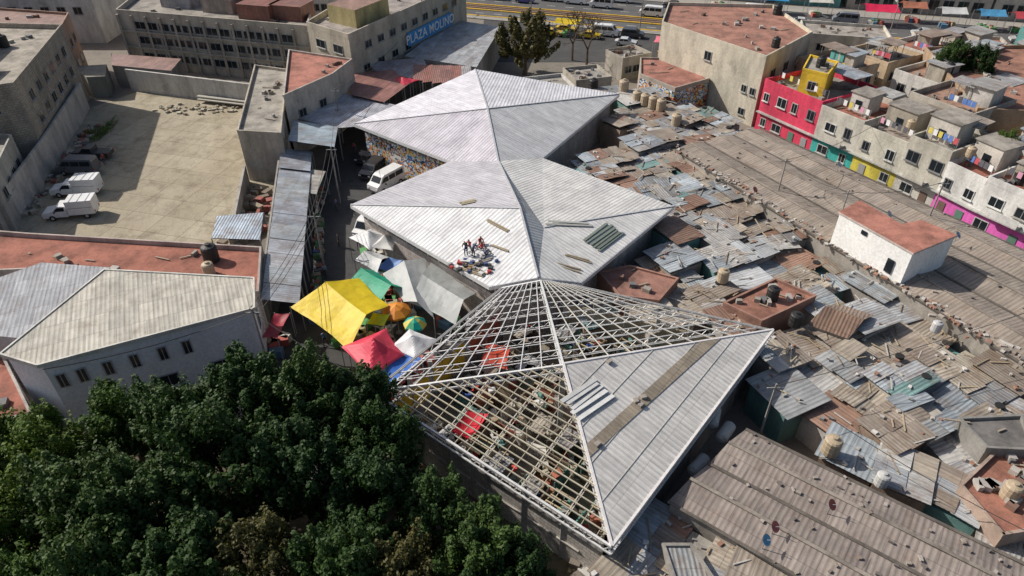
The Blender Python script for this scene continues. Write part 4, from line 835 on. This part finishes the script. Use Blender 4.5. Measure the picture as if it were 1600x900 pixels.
# ---------------------------------------------------------------- people
def person(name,x,y,z,ang,pose,shirt,pants,hair=(.015,.012,.01),cap=None):
    J={}
    if pose=='sit':
        J=dict(pel=(0,0,.14),spi=(0,-.03,.36),che=(0,.02,.58),nec=(0,.06,.7),hea=(0,.1,.82),top=(0,.11,.93))
        for s,k in((-1,'l'),(1,'r')): J.update({k+'sh':(s*.18,.03,.6),k+'el':(s*.24,.2,.42),k+'wr':(s*.16,.38,.38),k+'ha':(s*.13,.45,.36),k+'hi':(s*.1,.03,.13),k+'kn':(s*.15,.42,.45),k+'an':(s*.13,.62,.08),k+'to':(s*.14,.78,.04)})
    elif pose=='bend':
        J=dict(pel=(0,-.1,.9),spi=(0,.05,1.08),che=(0,.25,1.2),nec=(0,.38,1.24),hea=(0,.5,1.25),top=(0,.58,1.22))
        for s,k in((-1,'l'),(1,'r')): J.update({k+'sh':(s*.18,.28,1.18),k+'el':(s*.22,.36,.92),k+'wr':(s*.18,.46,.7),k+'ha':(s*.17,.5,.6),k+'hi':(s*.1,-.1,.87),k+'kn':(s*.12,.05,.48),k+'an':(s*.12,-.06,.08),k+'to':(s*.13,.1,.03)})
    else:
        st=.18 if pose=='walk' else .02
        J=dict(pel=(0,0,.93),spi=(0,0,1.15),che=(0,.01,1.38),nec=(0,.01,1.5),hea=(0,.03,1.61),top=(0,.02,1.71))
        for s,k in((-1,'l'),(1,'r')): J.update({k+'sh':(s*.18,0,1.4),k+'el':(s*.23,-s*st*.6,1.12),k+'wr':(s*.23,-s*st+.08,.88),k+'ha':(s*.22,-s*st+.1,.79),k+'hi':(s*.1,0,.9),k+'kn':(s*.11,s*st*.7+.03,.49),k+'an':(s*.11,s*st*1.2-.03,.08),k+'to':(s*.12,s*st*1.2+.12,.03)})
    rad=dict(pel=.13,spi=.115,che=.13,nec=.055,hea=.1,top=.075,sh=.07,el=.045,wr=.032,ha=.04,hi=.09,kn=.058,an=.042,to=.035)
    keys=list(J); E=[('pel','spi'),('spi','che'),('che','nec'),('nec','hea'),('hea','top')]
    for k in'lr': E+=[('che',k+'sh'),(k+'sh',k+'el'),(k+'el',k+'wr'),(k+'wr',k+'ha'),('pel',k+'hi'),(k+'hi',k+'kn'),(k+'kn',k+'an'),(k+'an',k+'to')]
    me=D.meshes.new(name); me.from_pydata([J[k] for k in keys],[(keys.index(a),keys.index(c)) for a,c in E],[])
    o=link(D.objects.new(name,me)); o.modifiers.new("skin",'SKIN')
    for i,k in enumerate(keys):
        r=rad.get(k) or rad[k[1:]]; me.skin_vertices[0].data[i].radius=(r,r*.85 if k in('che','pel','spi') else r)
    me.skin_vertices[0].data[0].use_root=True
    o.modifiers.new("sub",'SUBSURF').levels=1
    dg=C.evaluated_depsgraph_get(); nm=D.meshes.new_from_object(o.evaluated_get(dg)); nm.name=name
    o.modifiers.clear(); o.data=nm; D.meshes.remove(me)
    nm.materials.clear()
    def pm(c,key):
        kk="cloth_%s_%.2f_%.2f_%.2f"%((key,)+tuple(c))
        if kk not in M:
            mm,nt,bb=newmat(kk); bb.inputs["Base Color"].default_value=(*c,1); bb.inputs["Roughness"].default_value=.8; M[kk]=mm
        return M[kk]
    for c,kn in((shirt,'shirt'),(pants,'trousers'),((.33,.19,.12),'skin'),(cap or hair,'hair'),((.03,.03,.03),'shoe')): nm.materials.append(pm(c,kn))
    grp=lambda k:{'pel':1,'spi':0,'che':0,'nec':2,'hea':2,'top':3}.get(k,{'sh':0,'el':0,'wr':2,'ha':2,'hi':1,'kn':1,'an':1,'to':4}.get(k[1:],0))
    for p in nm.polygons:
        c=p.center; k=min(keys,key=lambda q:(Vector(J[q])-c).length-(0.04 if q[1:]in('kn','el','sh') else 0)); p.material_index=grp(k); p.use_smooth=True
    o.location=(x,y,z); o.rotation_euler=(0,0,ang)
for x,y,a,ps,sh,pt in [(-4.0,53.9,2.5,'sit',(.4,.03,.03),(.04,.05,.1)),(-3.0,54.1,-2.6,'sit',(.35,.05,.04),(.03,.03,.04)),(-2.8,53.3,1.0,'sit',(.5,.04,.05),(.05,.05,.06)),(-4.3,52.9,.3,'bend',(.03,.03,.03),(.04,.05,.12)),(-3.6,52.6,-.6,'bend',(.05,.06,.12),(.03,.03,.05)),(-2.5,52.5,-1,'sit',(.1,.12,.2),(.03,.03,.03))]:
    person("worker_sitting" if ps=='sit' else "worker_bending",x,y,onplane(pl1,x,y)+.02,a,ps,sh,pt)
for x,y,a,ps,sh,pt in [(-16.9,62.9,0,'walk',(.5,.5,.5),(.05,.06,.1)),(-19.2,63.4,2,'stand',(.04,.04,.05),(.05,.05,.05)),(-21,71.1,1,'walk',(.1,.1,.2),(.05,.05,.06)),(-21.7,86.6,3,'walk',(.4,.1,.1),(.04,.05,.08)),(-18.6,54.7,1.5,'stand',(.3,.3,.35),(.05,.05,.08)),(-17.1,46.9,0,'walk',(.1,.2,.3),(.04,.04,.05)),(-20.3,84,2.8,'walk',(.5,.45,.4),(.05,.06,.1)),(-54.6,83.2,1,'stand',(.3,.06,.05),(.04,.05,.1)),(-18.8,70,0,'walk',(.5,.5,.1),(.04,.04,.05)),(-17.6,43,2,'stand',(.4,.4,.4),(.05,.05,.08)),(-19.4,57.5,.5,'walk',(.2,.3,.4),(.04,.04,.05))]:
    person("pedestrian",x,y,.015,a,ps,sh,pt)
b=MB()
for k in range(60):
    t=R.random(); p=lerp((-24.6,78,0),(-19.1,50,0),t)+Vector((R.uniform(0,.6),0,.3)); b.box(p,(R.uniform(.4,.8),R.uniform(.4,.8),R.uniform(.3,.7)),R.random()*.4,"goods",R.choice([(.3,.25,.15),(.1,.2,.08),(.3,.1,.06),(.1,.15,.3),(.4,.36,.3),(.12,.12,.12)]))
b.build("produce_crates")
# ---------------------------------------------------------------- trees
def crown_mesh(name,rx,rz,clumps,leaves,size,mat,seed,tall=True):
    r=random.Random(seed); v=[];f=[]
    for k in range(clumps):
        while True:
            a=r.uniform(0,2*math.pi); cz=r.uniform(-.7,1); rr=math.sqrt(max(0,1-cz*cz))*r.uniform(.72,1.0)
            if cz>-.6: break
        d=Vector((math.cos(a)*rr,math.sin(a)*rr,cz)); lump=.78+.42*noise.noise(d*1.8+Vector((seed,0,0)))
        c=Vector((d.x*rx*lump,d.y*rx*lump,d.z*rz*lump)); cr=r.uniform(.38,.8); ch=cr*r.uniform(1.3,2.4)
        axis=(d*.7+Vector((0,0,1.1))).normalized()
        for l in range(leaves):
            q=Vector((r.gauss(0,1),r.gauss(0,1),r.gauss(0,1))).normalized()*(r.random()**.35)
            t=max(0,q.z); taper=1-.65*t
            p=c+Vector((q.x*cr*taper,q.y*cr*taper,0))+axis*(q.z*ch)
            nn=(q+Vector((0,0,.3))+Vector((r.gauss(0,.5),r.gauss(0,.5),r.gauss(0,.5)))).normalized()
            u=nn.orthogonal().normalized(); u=(Matrix.Rotation(r.uniform(0,6.28),3,nn)@u); w=nn.cross(u); s=size*r.uniform(.6,1.3); i=len(v)
            v+= [p-u*s*.5,p+w*s*.32,p+u*s*.5,p-w*s*.32]; f.append((i,i+1,i+2,i+3))
    me=D.meshes.new(name); me.from_pydata([tuple(p) for p in v],[],f); me.materials.append(M[mat]); me.update(); return me
def trunk_mesh(name,h,r0,spread,seed):
    r=random.Random(seed); b=MB(); b.cyl((0,0,0),(.1,.05,h*.4),r0,r0*.7,"bark",n=9)
    for k in range(7):
        a=k*.9+r.random(); p=Vector((.1,.05,h*(.3+.05*k*.5))); q=p+Vector((math.cos(a)*spread*.5,math.sin(a)*spread*.5,h*.25)); e=q+Vector((math.cos(a+.3)*spread*.4,math.sin(a+.3)*spread*.4,h*.25))
        b.cyl(p,q,r0*.45,r0*.28,"bark",n=6); b.cyl(q,e,r0*.28,r0*.08,"bark",n=6)
    o=b.build(name); me=o.data; D.objects.remove(o); return me
CR=[crown_mesh("crown%d"%i,3.5,4.3,150,160,.25,"leaf_dark",i+1) for i in range(3)]
CO=crown_mesh("crown_olive",2.8,3.8,90,110,.23,"leaf_olive",9)
CM=crown_mesh("crown_mid",3.0,3.9,120,140,.25,"leaf_mid",12)
TK=trunk_mesh("trunk",9,.35,3,3)
def tree(name,x,y,zc,s,crown,rot):
    e=link(D.objects.new(name,None)); e.location=(x,y,0)
    t=link(D.objects.new("trunk",TK)); t.parent=e; t.scale=(s,s,zc/6.5)
    c=link(D.objects.new("crown",crown)); c.parent=e; c.location=(0,0,zc); c.scale=(s*R.uniform(.92,1.08),s*R.uniform(.92,1.08),s); c.rotation_euler=(0,0,rot)
TR=[(-14.0,32.8,6.8,1,0),(-10.8,33,6.4,.9,1),(-8.6,29.4,6,.95,2),(-18.4,32.8,7,1.05,1),(-22.3,30.8,6.8,1,2),(-27.1,32.4,5.6,.9,4),(-30.5,29.4,5.8,.95,4),(-35,30,5.6,.95,4),(-18.3,27.2,7.2,1.1,0),(-13,27.2,6.8,1.05,1),(-8.4,25,6,.95,0),(-21.8,24.4,7,1.05,1),(-26,25,6.2,1.05,2),(-30.5,24,6,1,4),(-14,21.2,6.8,1,3),(-2,22.4,5.6,.9,1),(-4.5,24.6,5.4,.8,0),(-6.3,20.3,6,.95,3),(.4,20.4,4.9,.8,2),(-9.4,20.6,6.4,.95,2),(-17.9,20.5,6.8,1,1),(-22.4,19.8,6.6,1,0),(-26.6,19,6,1,4),(-36,23,5,1,2),(-32,18,5,1,1),(-2.5,17.5,5,.9,2),(-12,16.5,6,1,1),(-20,15,6,1,2),(-6,14,5,1,0),(-24.8,32.8,5.6,.6,3)]
for i,(x,y,zc,s,k) in enumerate(TR):
    tree("ficus_tree",x,y,zc,s,[CR[0],CR[1],CR[2],CO,CM][k],R.uniform(0,6))
CF=crown_mesh("crown_far",5.0,4.2,110,130,.4,"leaf_olive",21)
tree("olive_green_tree",2.2,117.5,5.6,1.15,CF,1); tree("street_tree",63.5,98.7,8.5,.8,CR[1],2); tree("street_tree",67,97,8.5,.7,CR[2],2); tree("street_tree",57,73,7.5,.5,CM,2); tree("street_tree",61,66,7,.5,CR[1],2)
tree("street_tree",-47,128,10,.8,CR[0],1); tree("street_tree",-42,126,10.5,.7,CR[2],1); tree("street_tree",-66,69,7,.4,CM,1)
b=crown_mesh("weed_patch",1.2,.35,14,60,.25,"leaf_mid",31); o=link(D.objects.new("weed_patch",b)); o.location=(-60,94,.2); o.scale=(1.0,2.6,.6)
def bare(name,x,y):
    b=MB(); r=random.Random(5)
    def br(p,d,L,rad,dep):
        q=p+d*L; b.cyl(p,q,rad,rad*.65,"bark",n=5,caps=False)
        if dep==0: return
        for k in range(3):
            d2=(d+Vector((r.gauss(0,.5),r.gauss(0,.5),r.gauss(0,.25)))).normalized(); br(q,d2,L*.72,rad*.6,dep-1)
    br(Vector((x,y,0)),Vector((0,0,1)),3,.25,5); b.build(name)
bare("bare_tree",13.4,122)
bare("bare_tree",11,125)
# ---------------------------------------------------------------- light, sky, camera
w=D.worlds.new("World"); C.scene.world=w; w.use_nodes=True; nt=w.node_tree
sky=nt.nodes.new("ShaderNodeTexSky"); sky.sky_type='NISHITA'; sky.sun_disc=False
el=math.radians(38); sd=Vector((-1,.42,0)).normalized(); 
sky.sun_elevation=el; sky.sun_rotation=math.atan2(sd.x,sd.y); sky.air_density=1.0; sky.dust_density=3
bg=nt.nodes["Background"]; nt.links.new(sky.outputs[0],bg.inputs[0]); bg.inputs[1].default_value=.095
L=D.lights.new("sun",'SUN'); L.energy=4.9; L.angle=math.radians(.53); L.color=(1,.94,.86)
so=link(D.objects.new("sun",L)); dirn=-(sd*math.cos(el)+Vector((0,0,math.sin(el)))); so.rotation_euler=dirn.to_track_quat('-Z','Y').to_euler(); so.location=(0,0,100)
cd=D.cameras.new("camera"); cam=link(D.objects.new("camera",cd)); cam.location=(0,0,42); cam.rotation_euler=(math.radians(53),0,0); cd.lens=24; cd.sensor_width=36; cd.clip_end=5000
C.scene.camera=cam
C.scene.view_settings.view_transform='Standard'; C.scene.view_settings.look='None'; C.scene.view_settings.exposure=0
